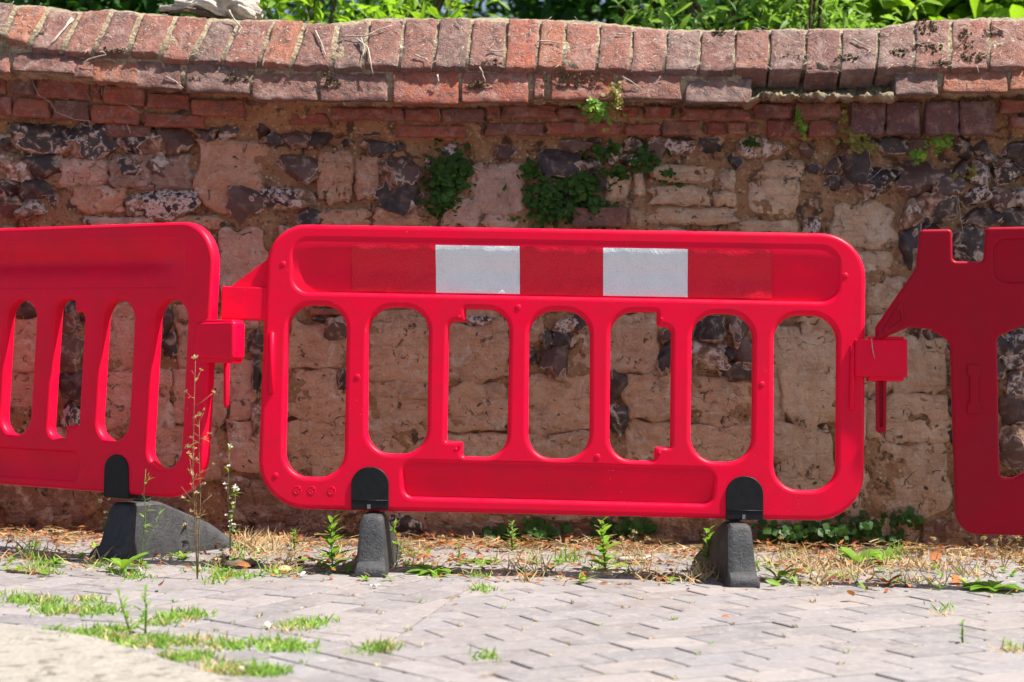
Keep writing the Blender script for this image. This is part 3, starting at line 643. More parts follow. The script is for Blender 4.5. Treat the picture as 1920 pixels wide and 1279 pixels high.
# ------------------------------------------------------------------ barriers
def frame(O, yaw, roll, lean):
    u = Vector((math.cos(R(yaw)), -math.sin(R(yaw)), -math.tan(R(roll)))).normalized()
    b = Vector((math.sin(R(yaw)), math.cos(R(yaw)), 0))
    v = Vector((0, 0, 1)) * math.cos(R(lean)) + b * math.sin(R(lean))
    n_ = u.cross(v).normalized(); v = n_.cross(u).normalized()
    M = Matrix((u, v, n_)).transposed().to_4x4(); M.translation = O
    return M
def onplane(M, px, py):
    n_ = M.col[2].to_3d(); O = M.translation; d = ray(px, py); C0 = Vector((0, 0, CAM_H))
    p = C0 + d * ((O - C0).dot(n_) / d.dot(n_)); L = M.inverted() @ p
    return Vector((L.x, L.y))
def rpoly(pts, rad, seg=7):
    out = []; n_ = len(pts)
    for i, p in enumerate(pts):
        r = rad[i] if isinstance(rad, (list, tuple)) else rad
        a, b = pts[i - 1], pts[(i + 1) % n_]
        da, db = (a - p), (b - p); la, lb = da.length, db.length; da.normalize(); db.normalize()
        if r <= 1e-5: out.append(p); continue
        ang = math.acos(max(-1, min(1, da.dot(db)))); t = r / math.tan(ang / 2); t = min(t, la * .499, lb * .499); r2 = t * math.tan(ang / 2)
        c = p + (da + db).normalized() * (r2 / math.sin(ang / 2))
        s, e = p + da * t, p + db * t
        a0, a1 = math.atan2(s.y - c.y, s.x - c.x), math.atan2(e.y - c.y, e.x - c.x)
        dl = (a1 - a0 + math.pi) % (2 * math.pi) - math.pi
        for k in range(seg + 1):
            aa = a0 + dl * k / seg; out.append(c + Vector((math.cos(aa), math.sin(aa))) * r2)
    return out
def plate(name, loops, half, bevel, mat, parent, z=0.0, res=3):
    cu = bpy.data.curves.new(name, 'CURVE'); cu.dimensions = '2D'; cu.fill_mode = 'BOTH'
    cu.extrude = half - bevel; cu.bevel_depth = bevel; cu.bevel_resolution = res; cu.offset = -bevel
    for lp in loops:
        sp = cu.splines.new('POLY'); sp.points.add(len(lp) - 1)
        for pt, p in zip(sp.points, lp): pt.co = (p.x, p.y, 0, 1)
        sp.use_cyclic_u = True
    tmp = bpy.data.objects.new('tmp', cu); COL.objects.link(tmp)
    dg = bpy.context.evaluated_depsgraph_get(); me = bpy.data.meshes.new_from_object(tmp.evaluated_get(dg))
    bpy.data.objects.remove(tmp); bpy.data.curves.remove(cu)
    me.name = name; me.materials.clear(); me.materials.append(mat)
    bm = bmesh.new(); bm.from_mesh(me); bmesh.ops.remove_doubles(bm, verts=bm.verts, dist=1e-5)
    bmesh.ops.recalc_face_normals(bm, faces=bm.faces)
    bm.to_mesh(me); bm.free()
    for p in me.polygons: p.use_smooth = abs(p.normal.z) < .97
    if z: me.transform(Matrix.Translation((0, 0, z)))
    o = bpy.data.objects.new(name, me); COL.objects.link(o); o.parent = parent
    return o
def loc_mesh(name, verts, faces, mat, parent, smooth=True):
    me = bpy.data.meshes.new(name); me.from_pydata([tuple(v) for v in verts], [], faces); me.materials.append(mat)
    me.polygons.foreach_set('use_smooth', [smooth] * len(me.polygons))
    o = bpy.data.objects.new(name, me); COL.objects.link(o); o.parent = parent; return o
def join_into(dst, src):
    bm = bmesh.new(); bm.from_mesh(dst.data); bm.from_mesh(src.data); bm.to_mesh(dst.data); bm.free()
    me = src.data; bpy.data.objects.remove(src); bpy.data.meshes.remove(me)
def trough(name, quad, zf, mat, parent, nu=40, nv=14):
    TL, TR, BR, BL = quad; V, F = [], []
    for j in range(nv + 1):
        for i in range(nu + 1):
            s, t = i / nu, j / nv; p = TL.lerp(TR, s).lerp(BL.lerp(BR, s), t); V.append((p.x, p.y, zf(s, t)))
    for j in range(nv):
        for i in range(nu):
            a = j * (nu + 1) + i; F.append((a, a + nu + 1, a + nu + 2, a + 1))
    return loc_mesh(name, V, F, mat, parent)
def grow(quad, m_):
    TL, TR, BR, BL = quad
    return [TL + Vector((-m_, m_)), TR + Vector((m_, m_)), BR + Vector((m_, -m_)), BL + Vector((-m_, -m_))]
def disc(name, c, r, z, h, mat, parent):
    V, F = [], []; k = 16
    for rr, zz in ((r, z), (r * .96, z + h * .7), (r * .7, z + h), (0, z + h * 1.05)):
        for i in range(k): t = 2 * math.pi * i / k; V.append((c.x + rr * math.cos(t), c.y + rr * math.sin(t), zz))
    for l in range(3):
        for i in range(k): F.append((l * k + i, l * k + (i + 1) % k, (l + 1) * k + (i + 1) % k, (l + 1) * k + i))
    return loc_mesh(name, V, F, mat, parent)
def rod(name, pts, r, mat, parent, sides=8):
    a = Acc(); a.tube(pts, r, sides); return loc_mesh(name, a.v, a.f, mat, parent)
def foot_mesh():
    # l along the foot (0 = toe, + = tail), cross-section: bottom half width, top half width, height
    secs = [(0.0, .040, .034, .012), (.005, .044, .040, .024), (.018, .045, .041, .034), (.032, .045, .038, .038), (.040, .045, .036, .055), (.062, .045, .031, .138), (.068, .045, .030, .149), (.078, .045, .029, .154), (.17, .045, .029, .153), (.185, .045, .029, .149), (.42, .045, .033, .078), (.50, .045, .035, .048), (.56, .045, .036, .030), (.575, .042, .034, .012)]
    V, F = [], []; k = 9
    for l, wb, wt, h in secs:
        q = min(.010, h * .35)
        V += [(-wb, l, 0), (-wb, l, min(.012, h * .3)), (-wt - .002, l, h - q), (-wt + q * .5, l, h - q * .2), (0, l, h), (wt - q * .5, l, h - q * .2), (wt + .002, l, h - q), (wb, l, min(.012, h * .3)), (wb, l, 0)]
    for i in range(len(secs) - 1):
        for j in range(k - 1): F.append((i * k + j, (i + 1) * k + j, (i + 1) * k + j + 1, i * k + j + 1))
    F.append(tuple(range(k))); F.append(tuple((len(secs) - 1) * k + j for j in range(k))[::-1])
    return V, F
FV, FF = foot_mesh()
def foot(root, M, toe, yaw_dir, scale=1.0, wide=1.0, long=1.0, tall=1.0):
    """toe: world point at the middle of the toe; yaw_dir: horizontal unit direction of the tail"""
    y = Vector((yaw_dir.x, yaw_dir.y, GT * -yaw_dir.x)).normalized(); x = y.cross(Vector((0, 0, 1))).normalized(); z = x.cross(y)
    W_ = Matrix((x, y, z)).transposed().to_4x4(); W_.translation = toe
    me = bpy.data.meshes.new('foot'); me.from_pydata([(a * scale * wide, b * scale * (1 if b < .2 else lerp(1, long, (b - .2) / .375)), c * scale * tall) for a, b, c in FV], [], FF); me.materials.append(RUBBER)
    me.polygons.foreach_set('use_smooth', [True] * len(me.polygons))
    bm = bmesh.new(); bm.from_mesh(me); bmesh.ops.recalc_face_normals(bm, faces=bm.faces)
    bmesh.ops.subdivide_edges(bm, edges=bm.edges, cuts=1, use_grid_fill=True)
    for v in bm.verts: v.co += Vector((nz(v.co, 40), nz(v.co, 40, 4), 0)) * .0016
    bm.to_mesh(me); bm.free()
    me.polygons.foreach_set('use_smooth', [True] * len(me.polygons))
    me.set_sharp_from_angle(angle=R(38))
    o = bpy.data.objects.new('foot', me); COL.objects.link(o); o.parent = root
    o.matrix_local = M.inverted() @ W_
    a = Acc(); c = Vector((0, .14 * scale, 0))
    a.tube([c + Vector((0, 0, .145 * scale)), c + Vector((0, 0, .158 * scale)), c + Vector((0, 0, .160 * scale)), c + Vector((0, 0, .30 * scale))], [.024, .024, .016, .014], 12)
    o2 = bpy.data.objects.new('swivel_post', bpy.data.meshes.new('swivel_post')); o2.data.from_pydata([tuple(v) for v in a.v], [], a.f); o2.data.materials.append(BLACK)
    COL.objects.link(o2); o2.parent = o
    return o

# --- the middle barrier
MC = frame(U(1060, 965, 4.945), 3.2, 1.12, 5.5)
bar = empty('barrier', mat=MC)
tag(bar, 'bright red plastic barrier with red and white reflective strip, in the middle', 'barrier', 'plastic barriers along the wall')
P = lambda x, y: onplane(MC, x, y)
outer = rpoly([P(505, 421), P(1622, 440), P(1618, 978), P(483, 953)], [.115, .125, .135, .14], 12)
def slot(q, r=.07): return rpoly([P(*a) for a in q], r, 9)
slots = [slot([(543, 572), (652, 574), (646, 896), (535, 893)]), slot([(693, 576), (805, 578), (801, 852), (689, 850)]),
         rpoly([P(874, 580), P(956, 582), P(951, 858), P(868, 856), P(868, 828), P(838, 827), P(843, 603), P(874, 604)], [.004, .07, .07, .01, .005, .004, .02, .006], 8),
         slot([(993, 583), (1106, 584), (1105, 861), (990, 859)]),
         rpoly([P(1145, 585), P(1231, 586), P(1231, 613), P(1258, 614), P(1256, 838), P(1227, 838), P(1226, 864), P(1142, 862)], [.07, .006, .006, .02, .004, .005, .01, .07], 8),
         slot([(1297, 588), (1411, 590), (1408, 867), (1294, 865)]), slot([(1450, 591), (1568, 593), (1566, 920), (1449, 918)])]
rq1 = [P(553, 452), P(1568, 469), P(1568, 567), P(553, 548)]; rq2 = [P(757, 868), P(1338, 883), P(1333, 945), P(760, 931)]
panel = plate('panel', [outer] + slots + [rpoly(rq1, .045, 8), rpoly(rq2, .028, 8)], .022, .013, RED, bar, res=4)
sm = lambda t: (lambda q: q * q * (3 - 2 * q))(min(1, max(0, t)))
z1 = lambda s, t: .020 - .017 * sm((t - .12) / .5) * sm(min(s, 1 - s) * 18 + .25)
f1 = trough('t', grow(rq1, .008), z1, RED, bar); z2 = lambda s, t: .017 - .013 * sm((t - .1) / .5)
join_into(panel, f1); join_into(panel, trough('t', grow(rq2, .008), z2, RED, bar))
bb = trough('t', grow(rq1, .008), lambda s, t: -.016, RED, bar, 2, 2); join_into(panel, bb)
bb = trough('t', grow(rq2, .008), lambda s, t: -.016, RED, bar, 2, 2); join_into(panel, bb)
TW = m_tape('white_reflective_tape', (.74, .75, .77), (.58, .62, .64)); TR_ = m_tape('red_reflective_tape', (.70, .002, .026), (.48, .001, .012))
tx = [661, 818, 975, 1131, 1289, 1447]
for i in range(5):
    a, b = tx[i], tx[i + 1]; yt = lambda x: 459 + (x - 661) * .0165; yb = lambda x: 546.5 + (x - 661) * .018
    q = [P(a, yt(a)), P(b, yt(b)), P(b, yb(b)), P(a, yb(a))]
    zt = lambda s, t, i=i: z1(.5, .08 + t * .86) + .0034 + .0022 * fbm(Vector((s * 1.5 + i * 3, t, 0)), 2.6, 3) + (.004 * max(0, 1 - abs(s - .55) * 4) * max(0, 1 - abs(t - .93) * 14) * (1 if i == 1 else .2))
    o = trough('reflective_tape', q, zt, TW if i % 2 else TR_, bar, 30, 16)
    o['label'] = 'white reflective patch' if i % 2 else 'red reflective patch'
for c in ((533, 497), (672, 708), (972, 578), (1427, 722), (1583, 519), (1120, 857), (519, 892)): disc('moulded_boss', P(*c), .0085, .0212, .0022, RED, bar)
for a, b in (((513, 624), (511, 740)), ((1597, 648), (1595, 770))):
    p, q = P(*a), P(*b); m_ = p.lerp(q, .5)
    rod('moulded_rib', [(p.x, p.y, .018), (p.x, p.y - .004, .022), (q.x, q.y + .004, .022), (q.x, q.y, .018)], [.004, .0085, .0085, .004], RED, bar, 10)
for c in ((862, 596), (856, 843), (1240, 600), (1236, 850)):
    disc('rivet', P(*c), .0042, .0215, .0015, RED, bar)
for x in (560, 587, 624):          # small embossed marks in rings
    c = P(x, 919 + (x - 560) * .02); a = Acc()
    pts = [(c.x + .0105 * math.cos(t * .3927), c.y + .0105 * math.sin(t * .3927), .022) for t in range(17)]
    a.tube(pts, .0011, 5)
    for k in range(3):
        t = k * 2.094 + .5; a.tube([(c.x + .002 * math.cos(t), c.y + .002 * math.sin(t), .022), (c.x + .0065 * math.cos(t + .4), c.y + .0065 * math.sin(t + .4), .022)], .0012, 5)
    loc_mesh('embossed_mark', a.v, a.f, RED, bar)
# left hanger: block, gusset and pin; right sleeve
hang = plate('hinge_arm', [rpoly([P(418, 538), P(530, 541), P(530, 602), P(416, 600)], .005, 3)], .017, .004, RED, bar)
plate('gusset', [rpoly([P(430, 540), P(505, 484), P(515, 545)], .002, 2)], .004, .001, RED, bar)
pa, pb = P(426, 596), P(424, 765)
rod('hinge_pin', [(pa.x, pa.y, 0), (pb.x, pb.y + .01, 0), (pb.x, pb.y, 0)], [.0095, .0085, .005], RED, bar, 10)
sl = plate('hinge_sleeve', [rpoly([P(1600, 638), P(1698, 638), P(1698, 709), P(1600, 707)], .004, 3)], .034, .005, RED, bar)
plate('sleeve_lip', [rpoly([P(1626, 633), P(1692, 633), P(1692, 715), P(1626, 715)], .003, 3)], .028, .003, RED, bar)
for (x, yt_, yb_) in ((696, 876, 955), (1395, 893, 974)):
    a = [P(x - 35, yb_), P(x + 35, yb_ + 1), P(x + 35, yt_), P(x - 35, yt_)]
    o = plate('foot_clip', [rpoly(a, [.003, .003, .05, .05], 10)], .0265, .0025, BLACK, bar)
    r0, r1 = P(x - 34, yb_ - 17), P(x + 34, yb_ - 16)
    ob = rod('clip_ridge', [(r0.x, r0.y, .0265), (r1.x, r1.y, .0265)], .0016, BLACK, o, 6)
    c = P(x - 2, yb_ - 5); s_ = .0042
    b = loc_mesh('bolt', [(c.x + i * s_, c.y + j * s_ * 1.5, z) for z in (.024, .034) for i, j in ((-1, -1), (1, -1), (1, 1), (-1, 1))], [(4, 5, 6, 7), (0, 1, 5, 4), (1, 2, 6, 5), (2, 3, 7, 6), (3, 0, 4, 7)], STEEL, o, False)
tail = (Vector((MC.col[2].x, MC.col[2].y, 0)) * -1).normalized()
foot(bar, MC, G(693, 1083), Vector((tail.x - .04, tail.y, 0)).normalized(), tall=1.09)
foot(bar, MC, G(1396, 1103), Vector((tail.x - .12, tail.y, 0)).normalized(), tall=1.09)

# --- the left barrier, turned away
ML = frame(U(345, 935, 5.06), 30, .6, 2.0)
bl = empty('barrier', mat=ML)
tag(bl, 'red plastic barrier at the left edge, turned away, without reflective strip', 'barrier', 'plastic barriers along the wall')
PL = lambda x, y: onplane(ML, x, y)
s4 = lambda x, y: (x / S_, 400 + y / S_)
slq = [[(s4(70, 485)), (s4(232, 485)), (s4(188, 1238)), (s4(28, 1236))], None, [s4(606, 485), s4(776, 485), s4(738, 1272), s4(560, 1268)], [(301, 563), (361, 563), (346, 880), (283, 879)]]
loops = []
for q in slq:
    if q: loops.append(rpoly([PL(*a) for a in q], .07, 9))
loops.append(rpoly([PL(*s4(338, 485)), PL(*s4(442, 485)), PL(*s4(442, 552)), PL(*s4(497, 556)), PL(*s4(462, 1180)), PL(*s4(392, 1184)), PL(*s4(390, 1252)), PL(*s4(290, 1250))], [.07, .006, .006, .02, .004, .005, .01, .07], 8))
A0, A1 = PL(*slq[0][0]), PL(*slq[2][0]); pitch = (A1.x - A0.x) / 2
for k in range(1, 5):
    base = [PL(*a) for a in slq[0 if k < 4 else 0]]
    b = [p - Vector((pitch * k, 0)) for p in base]
    if k == 3: b[2].y = PL(*slq[3][2]).y; b[3].y = PL(*slq[3][3]).y
    if k < 4: loops.append(rpoly(b, .07, 9))
tr, br = PL(411, 415), PL(384, 937)
xl = A0.x - pitch * 3 - .075
outl = rpoly([Vector((xl, tr.y - .005)), tr, br, Vector((xl, br.y + .005))], [.12, .12, .13, .13], 12)
rl = [PL(-60, 462), PL(352, 452), PL(350, 535), PL(-60, 540)]
rl[0] = Vector((xl + .09, rl[1].y)); rl[3] = Vector((xl + .09, rl[2].y))
rb = [Vector((xl + .32, PL(150, 850).y)), PL(158, 850), PL(154, 900), Vector((xl + .32, PL(154, 900).y))]
pl = plate('panel', [outl] + loops + [rpoly(rl, .03, 6), rpoly(rb, .022, 6)], .022, .013, RED, bl, res=4)
zl = lambda s, t: .020 - .030 * math.exp(-((t - .45) / .22) ** 2) * min(1, 10 * min(s, 1 - s))
join_into(pl, trough('t', grow(rl, .010), zl, RED, bl)); join_into(pl, trough('t', grow(rb, .010), lambda s, t: .019 - .012 * math.sin(math.pi * t), RED, bl))
join_into(pl, trough('t', grow(rl, .008), lambda s, t: -.016, RED, bl, 2, 2)); join_into(pl, trough('t', grow(rb, .008), lambda s, t: -.016, RED, bl, 2, 2))
plate('hinge_sleeve', [rpoly([PL(378, 604), PL(450, 602), PL(449, 676), PL(372, 672)], .012, 4)], .029, .012, RED, bl)
plate('sleeve_lip', [rpoly([PL(390, 600), PL(446, 600), PL(445, 682), PL(388, 680)], .004, 3)], .024, .004, RED, bl)
p, q = PL(381, 620), PL(366, 770)
for x, yt_, yb_ in ((229, 852, 931),):
    a = [PL(x - 24, yb_), PL(x + 23, yb_ + 4), PL(x + 22, yt_), PL(x - 22, yt_)]
    plate('foot_clip', [rpoly(a, [.003, .003, .045, .045], 10)], .0265, .003, BLACK, bl)
tl_ = (Vector((ML.col[2].x, ML.col[2].y, 0)) * -1).normalized()
foot(bl, ML, G(193, 1050), Vector((tl_.x + .10, tl_.y, 0)).normalized(), 1.06, 1.35, .80)
fx = ML @ Vector((xl + .25, 0, 0)); tz = fx - tl_ * .13; tz.z = gz(tz.x)
foot(bl, ML, tz, tl_, 1.05)
a = [Vector((xl + .21, br.y + .01)), Vector((xl + .29, br.y + .01)), Vector((xl + .29, br.y + .12)), Vector((xl + .21, br.y + .12))]
plate('foot_clip', [rpoly(a, [.003, .003, .04, .04], 8)], .0265, .003, BLACK, bl)

# --- the right barrier, an older pattern
MR = frame(U(1790, 1000, 4.905), 9, .3, -1.0)
brr = empty('barrier', mat=MR)
tag(brr, 'darker crimson plastic barrier with notched top, cut by the right edge', 'barrier', 'plastic barriers along the wall')
PR = lambda x, y: onplane(MR, x, y)
po = [(1641, 640), (1641, 614), (1718, 502), (1724, 431), (1784, 430), (1785, 490), (1844, 491), (1848, 427), (2600, 412), (2600, 1020), (1792, 1000), (1781, 640), (1745, 618), (1705, 613)]
ro = [.003, .012, .012, .012, .012, .012, .012, .012, .05, .05, .06, .03, .03, .03]
sl1 = [(1868, 632), (1960, 592), (2040, 600), (2040, 895), (1960, 868), (1900, 896), (1873, 896)]
sl2 = [(x + 270, y - 4) for x, y in [(1868, 632), (1960, 592), (2040, 600), (2040, 895), (1960, 868), (1873, 896)]]
rr = [(1862, 450), (2560, 436), (2560, 520), (1862, 531)]
pr = plate('panel', [rpoly([PR(*a) for a in po], ro, 6), rpoly([PR(*a) for a in sl1], [.02, .03, .03, .03, .03, .02, .02], 5), rpoly([PR(*a) for a in sl2], .03, 5), rpoly([PR(*a) for a in rr], .035, 6)], .022, .0085, RED2, brr, res=4)
rq = [PR(*a) for a in rr]
join_into(pr, trough('t', grow(rq, .006), lambda s, t: .014, RED2, brr, 4, 4)); join_into(pr, trough('t', grow(rq, .006), lambda s, t: -.014, RED2, brr, 4, 4))
tri = [rpoly([PR(1653, 628), PR(1690, 566), PR(1692, 598)], .006, 4), ]
plate('arm_rib', [rpoly([PR(1648, 630), PR(1690, 560), PR(1695, 602), PR(1680, 618)], .006, 4), rpoly([PR(1656, 624), PR(1686, 574), PR(1689, 600)], .005, 4)], .0255, .0022, RED2, brr)
plate('moulded_handle', [rpoly([PR(1812, 684), PR(1837, 684), PR(1837, 702), PR(1833, 706), PR(1833, 752), PR(1838, 757), PR(1838, 774), PR(1812, 774), PR(1812, 757), PR(1817, 752), PR(1817, 706), PR(1812, 702)], .003, 3)], .0275, .003, RED2, brr)
plate('hinge_pin', [rpoly([PR(1641, 636), PR(1663, 636), PR(1661, 812), PR(1642, 812)], [.002, .002, .012, .012], 5), rpoly([PR(1648, 650), PR(1656, 650), PR(1655, 800), PR(1649, 800)], [.002, .002, .005, .005], 4)], .011, .002, RED2, brr)
mp = [PR(1646, 640), PR(1658, 640), PR(1657, 805), PR(1647, 805)]
loc_mesh('pin_web', [(p.x, p.y, .002) for p in mp], [(3, 2, 1, 0)], RED2, brr, False)
fp = MR @ Vector((.62, 0, 0)); tz = fp + MR.col[2].to_3d() * .14; tz.z = gz(tz.x)
foot(brr, MR, tz, -Vector((MR.col[2].x, MR.col[2].y, 0)).normalized(), 1.0)
a = [Vector((.58, -.01)), Vector((.66, -.01)), Vector((.66, .11)), Vector((.58, .11))]
plate('foot_clip', [rpoly(a, [.003, .003, .04, .04], 8)], .025, .003, BLACK, brr)

# ------------------------------------------------------------------ soil strip and litter at the wall foot
V, F = [], []; nx, ny = 170, 26
for j in range(ny + 1):
    for i in range(nx + 1):
        x, y = lerp(-2.3, 2.3, i / nx), lerp(5.22, 5.95, j / ny); t = j / ny
        z = gz(x) - .012 + .018 * t ** 1.5 + .014 * fbm(Vector((x, y, 0)), 9, 3) * min(1, t * 3)
        V.append((x, y, z))
for j in range(ny):
    for i in range(nx):
        a = j * (nx + 1) + i; F.append((a, a + 1, a + nx + 2, a + nx + 1))
tag(mesh_obj('soil_strip', V, F, SOIL), kind='structure')
def lit_density(x, y):
    d = max(0, (y - 4.70) / .75) ** 1.2
    return min(1, d) * max(0, .45 + 1.1 * fbm(Vector((x * 2.6, y * 4.2, 3)), 1, 3)) ** 1.3
la, ld = Acc(), Acc()
n_ = 0
while n_ < 8500:
    x, y = random.uniform(-2.2, 2.2), random.uniform(4.72, 5.86)
    if random.random() > lit_density(x, y) + .02: continue
    n_ += 1
    z = gz(x) + .003 + max(0, (y - 5.3) / .6) ** 1.5 * .010 + random.random() ** 2 * .016
    d = rdir(-.3, .45); up = (Vector((0, 0, 1)) + rdir() * .8).normalized()
    if random.random() < .62: la.leaf(Vector((x, y, z)), d, up, random.uniform(.015, .055), random.uniform(.0014, .0036), .1, .1, ((0, 1), (.5, 1), (1, .4)))
    else: ld.leaf(Vector((x, y, z)), d, up, random.uniform(.010, .030), random.uniform(.007, .015), random.uniform(-.3, .5), .2, ((0, .2), (.5, 1), (1, .1)))
tag(la.obj('straw_litter', STRAW), 'pale straw and dry stalks littering the wall foot', 'litter', kind='stuff')
tag(ld.obj('leaf_litter', DRYL), 'small brown leaf scraps littering the wall foot', 'litter', kind='stuff')
def fallen(px, py, L, c, label):
    p = G(px, py, .012); a = Acc()
    a.leaf(p, rdir(-.1, .35), (Vector((0, -.5, 1)) + rdir() * .5).normalized(), L, L * random.uniform(.4, .6), random.uniform(-.3, .4), .25)
    o = a.obj('fallen_leaf', DRYL if c == 'd' else (STRAW if c == 's' else WEED)); tag(o, label, 'leaf', 'fallen leaves on the paving'); return o
for px, py, L, c, lab in [(190, 1017, .05, 'd', 'orange dry leaf on paving left of the left barrier foot'), (830, 1065, .03, 'd', 'brown curled leaf right of the first middle foot'), (1000, 1078, .045, 'd', 'reddish leaf under the middle of the central barrier'), (1148, 1078, .05, 's', 'pale leaf lying below the tall weed at centre'), (1530, 1083, .05, 'd', 'dark brown leaf right of the right middle foot'), (1742, 1050, .06, 'd', 'orange leaf on litter below the gap to the right barrier'), (1800, 1085, .07, 'd', 'large orange leaf under the right barrier'), (1600, 1118, .04, 'd', 'orange leaf on open paving near the right'), (1352, 1156, .022, 'd', 'tiny brown leaf alone on the paving right of centre'), (846, 1136, .018, 'd', 'tiny brown leaf alone on the paving near centre'), (520, 1068, .05, 's', 'pale dry leaf beside the dark stick'), (470, 1062, .04, 'd', 'red leaf beside the tall dry stem'), (1465, 1098, .045, 'w', 'green fallen leaf right of the right middle foot'), (1640, 1085, .04, 'd', 'brown leaf on litter at lower right'), (300, 1098, .04, 'd', 'orange leaf right of the bright rosette weed')]:
    fallen(px, py, L, c, lab)
# stick on the ground and small debris
def stick(name, pts, r, mat, label, cat='twig', group=None):
    a = Acc(); k = len(pts)
    P_ = []
    for i in range(k - 1):
        for s in range(3): P_.append(pts[i].lerp(pts[i + 1], s / 3) + Vector((nz(pts[i], 9, s), nz(pts[i], 9, s + 4), nz(pts[i], 9, s + 8))) * r * 1.2)
    P_.append(pts[-1]); a.tube(P_, [r * lerp(1.1, .55, i / (len(P_) - 1)) for i in range(len(P_))], 7)
    o = a.obj(name, mat); tag(o, label, cat, group); return o
stick('stick', [G(420, 1062, .012), G(445, 1058, .014), G(470, 1057, .013), G(478, 1054, .012)], .012, BARK, 'thick dark broken stick on paving near the left barrier foot', 'stick')
stick('stick', [G(15, 1071, .004), G(60, 1074, .005), G(93, 1077, .004)], .005, DRYSTEM, 'thin straight brown stick on paving at far left', 'stick')
stick('stick', [G(1160, 1052, .012), G(1200, 1048, .014), G(1220, 1044, .013)], .008, TWIG, 'pale stick lying behind the tall weed at centre', 'stick')
pp = Acc(); c = G(425, 1047, .018)
for k in range(5): pp.leaf(c, Vector((math.cos(k * 1.3), math.sin(k * 1.3) * .4, .35)), Vector((0, 0, 1)), .016, .013, .2)
tag(pp.obj('purple_petals', PURPLE), 'small purple flower lying behind the left barrier foot', 'flower')
for i, (px, py) in enumerate([(508, 1173), (702, 1100), (460, 1254), (566, 1078), (1707, 1098), (22, 1032), (265, 1068), (1390, 1040)]):
    a = Acc(); c = G(px, py, .006)
    for k in range(7): a.leaf(c + rdir() * .003, rdir(0, .6), rdir(.3, 1), .014, .008)
    tag(a.obj('white_petals', WHITE), ['white petal scrap left of the isolated grass clump', 'white petal scrap in front of the first middle foot', 'white petal scrap on the lowest grass clump', 'white petal scrap left of the first middle foot', 'white petal scrap on the litter near the right barrier', 'white petal scrap at the far left edge', 'white petal scrap behind the bright rosette weed', 'white petal scrap beside the right middle foot'][i], 'petals', 'white scraps on the paving')

# ------------------------------------------------------------------ weeds
def weed_upright(px, py, hpx, label, n=26, lw=.2, mat=WEED, lean=(0, 0)):
    b = G(px, py); s = FPX / b.y; H = hpx / s; r = empty('weed', b); tag(r, label, 'weed')
    top = b + Vector((lean[0], lean[1], H)); st, lv = Acc(), Acc()
    st.tube([b - Vector((0, 0, .01)), b.lerp(top, .5) + rdir() * .004, top], [.003, .0025, .0012], 5)
    for i in range(n):
        t = (i + .3) / n; a = i * 2.4; L = H * lerp(.42, .16, t) * random.uniform(.8, 1.2)
        lv.leaf(b.lerp(top, t), Vector((math.cos(a), math.sin(a), lerp(.35, 1.3, t))), Vector((0, 0, 1)), L * 1.15, max(.007, L * lw * 1.9), .25)
    st.obj('stem', GSTEM, r); lv.obj('foliage', mat, r); return r
def weed_rosette(px, py, rpx, label, n=11, up=.6, lw=.32, mat=WEED):
    b = G(px, py); s = FPX / b.y; r = empty('weed', b); tag(r, label, 'weed'); lv = Acc(); st = Acc()
    for i in range(n):
        a = i * 2.4 + random.random() * .4; L = rpx / s * random.uniform(.75, 1.3)
        lv.leaf(b + Vector((0, 0, .004)), Vector((math.cos(a), math.sin(a), up * random.uniform(.4, 1.3))), Vector((0, 0, 1)), L, L * lw, .35, .15, ((0, .25), (.25, .5), (.5, .95), (.75, 1), (.92, .6), (1, .05)))
    st.tube([b - Vector((0, 0, .01)), b + Vector((0, 0, .008))], [.005, .004], 6)
    lv.obj('foliage', mat, r); st.obj('crown', GSTEM, r); return r
def dry_stem(px, py, tops, label, heads=True, mat=DRYSTEM, leafy=.3, bushy=10):
    b = G(px, py); s = FPX / b.y; r = empty('dry_weed', b); tag(r, label, 'weed'); st, hd, lv = Acc(), Acc(), Acc()
    for tx_, ty_ in tops:
        T = b + Vector(((tx_ - px) / s, random.uniform(-.02, .02), (py - ty_) / s)); m1 = b.lerp(T, .5) + Vector((random.uniform(-.012, .012), 0, 0))
        L = (T - b).length
        st.tube([b - Vector((0, 0, .01)), b.lerp(m1, .5), m1, m1.lerp(T, .5) + Vector((random.uniform(-.006, .006), 0, 0)), T], [.0017, .0015, .0012, .0010, .0007], 5)
        for k in range(bushy):
            t = random.uniform(.25, .98); q = b.lerp(T, t) + (m1 - b.lerp(T, .5)) * (1 - abs(2 * t - 1))
            d = Vector((random.uniform(-1, 1), random.uniform(-.6, .6), random.uniform(.4, 1.2))).normalized(); ll = L * random.uniform(.03, .11)
            e = q + d * ll; st.tube([q, q.lerp(e, .5) + Vector((0, 0, -.002)), e], [.0008, .0007, .0006], 4)
            if heads and random.random() < .6:
                for _ in range(6): hd.leaf(e, rdir(-.1, 1), rdir(), .008, .004)
            if random.random() < leafy: lv.leaf(q, d + rdir() * .5, Vector((0, 0, 1)), .03, .008, .5)
        if heads:
            for _ in range(14): hd.leaf(T, rdir(-.1, 1), rdir(), .012, .005)
    st.obj('stem', mat, r)
    if hd.v: hd.obj('seed_head', WHITE if heads == 'w' else STRAW, r)['kind'] = 'stuff'
    if lv.v: lv.obj('foliage', WEED if mat == GSTEM else TOADL, r)['kind'] = 'stuff'
    return r
weed_upright(625, 1074, 100, 'bright green upright weed left of the first middle foot', 30, .2, WEED, (-.004, 0))
weed_upright(1136, 1068, 92, 'tall bright weed under the centre of the middle barrier', 22, .3, WEED, (-.012, 0))
weed_upright(1328, 1072, 78, 'green weed growing against the right middle foot', 22, .26)
weed_upright(552, 1032, 40, 'short green weed left of the middle barrier', 14, .3)
weed_upright(860, 1050, 32, 'tiny green weed between the two middle feet', 10, .3)
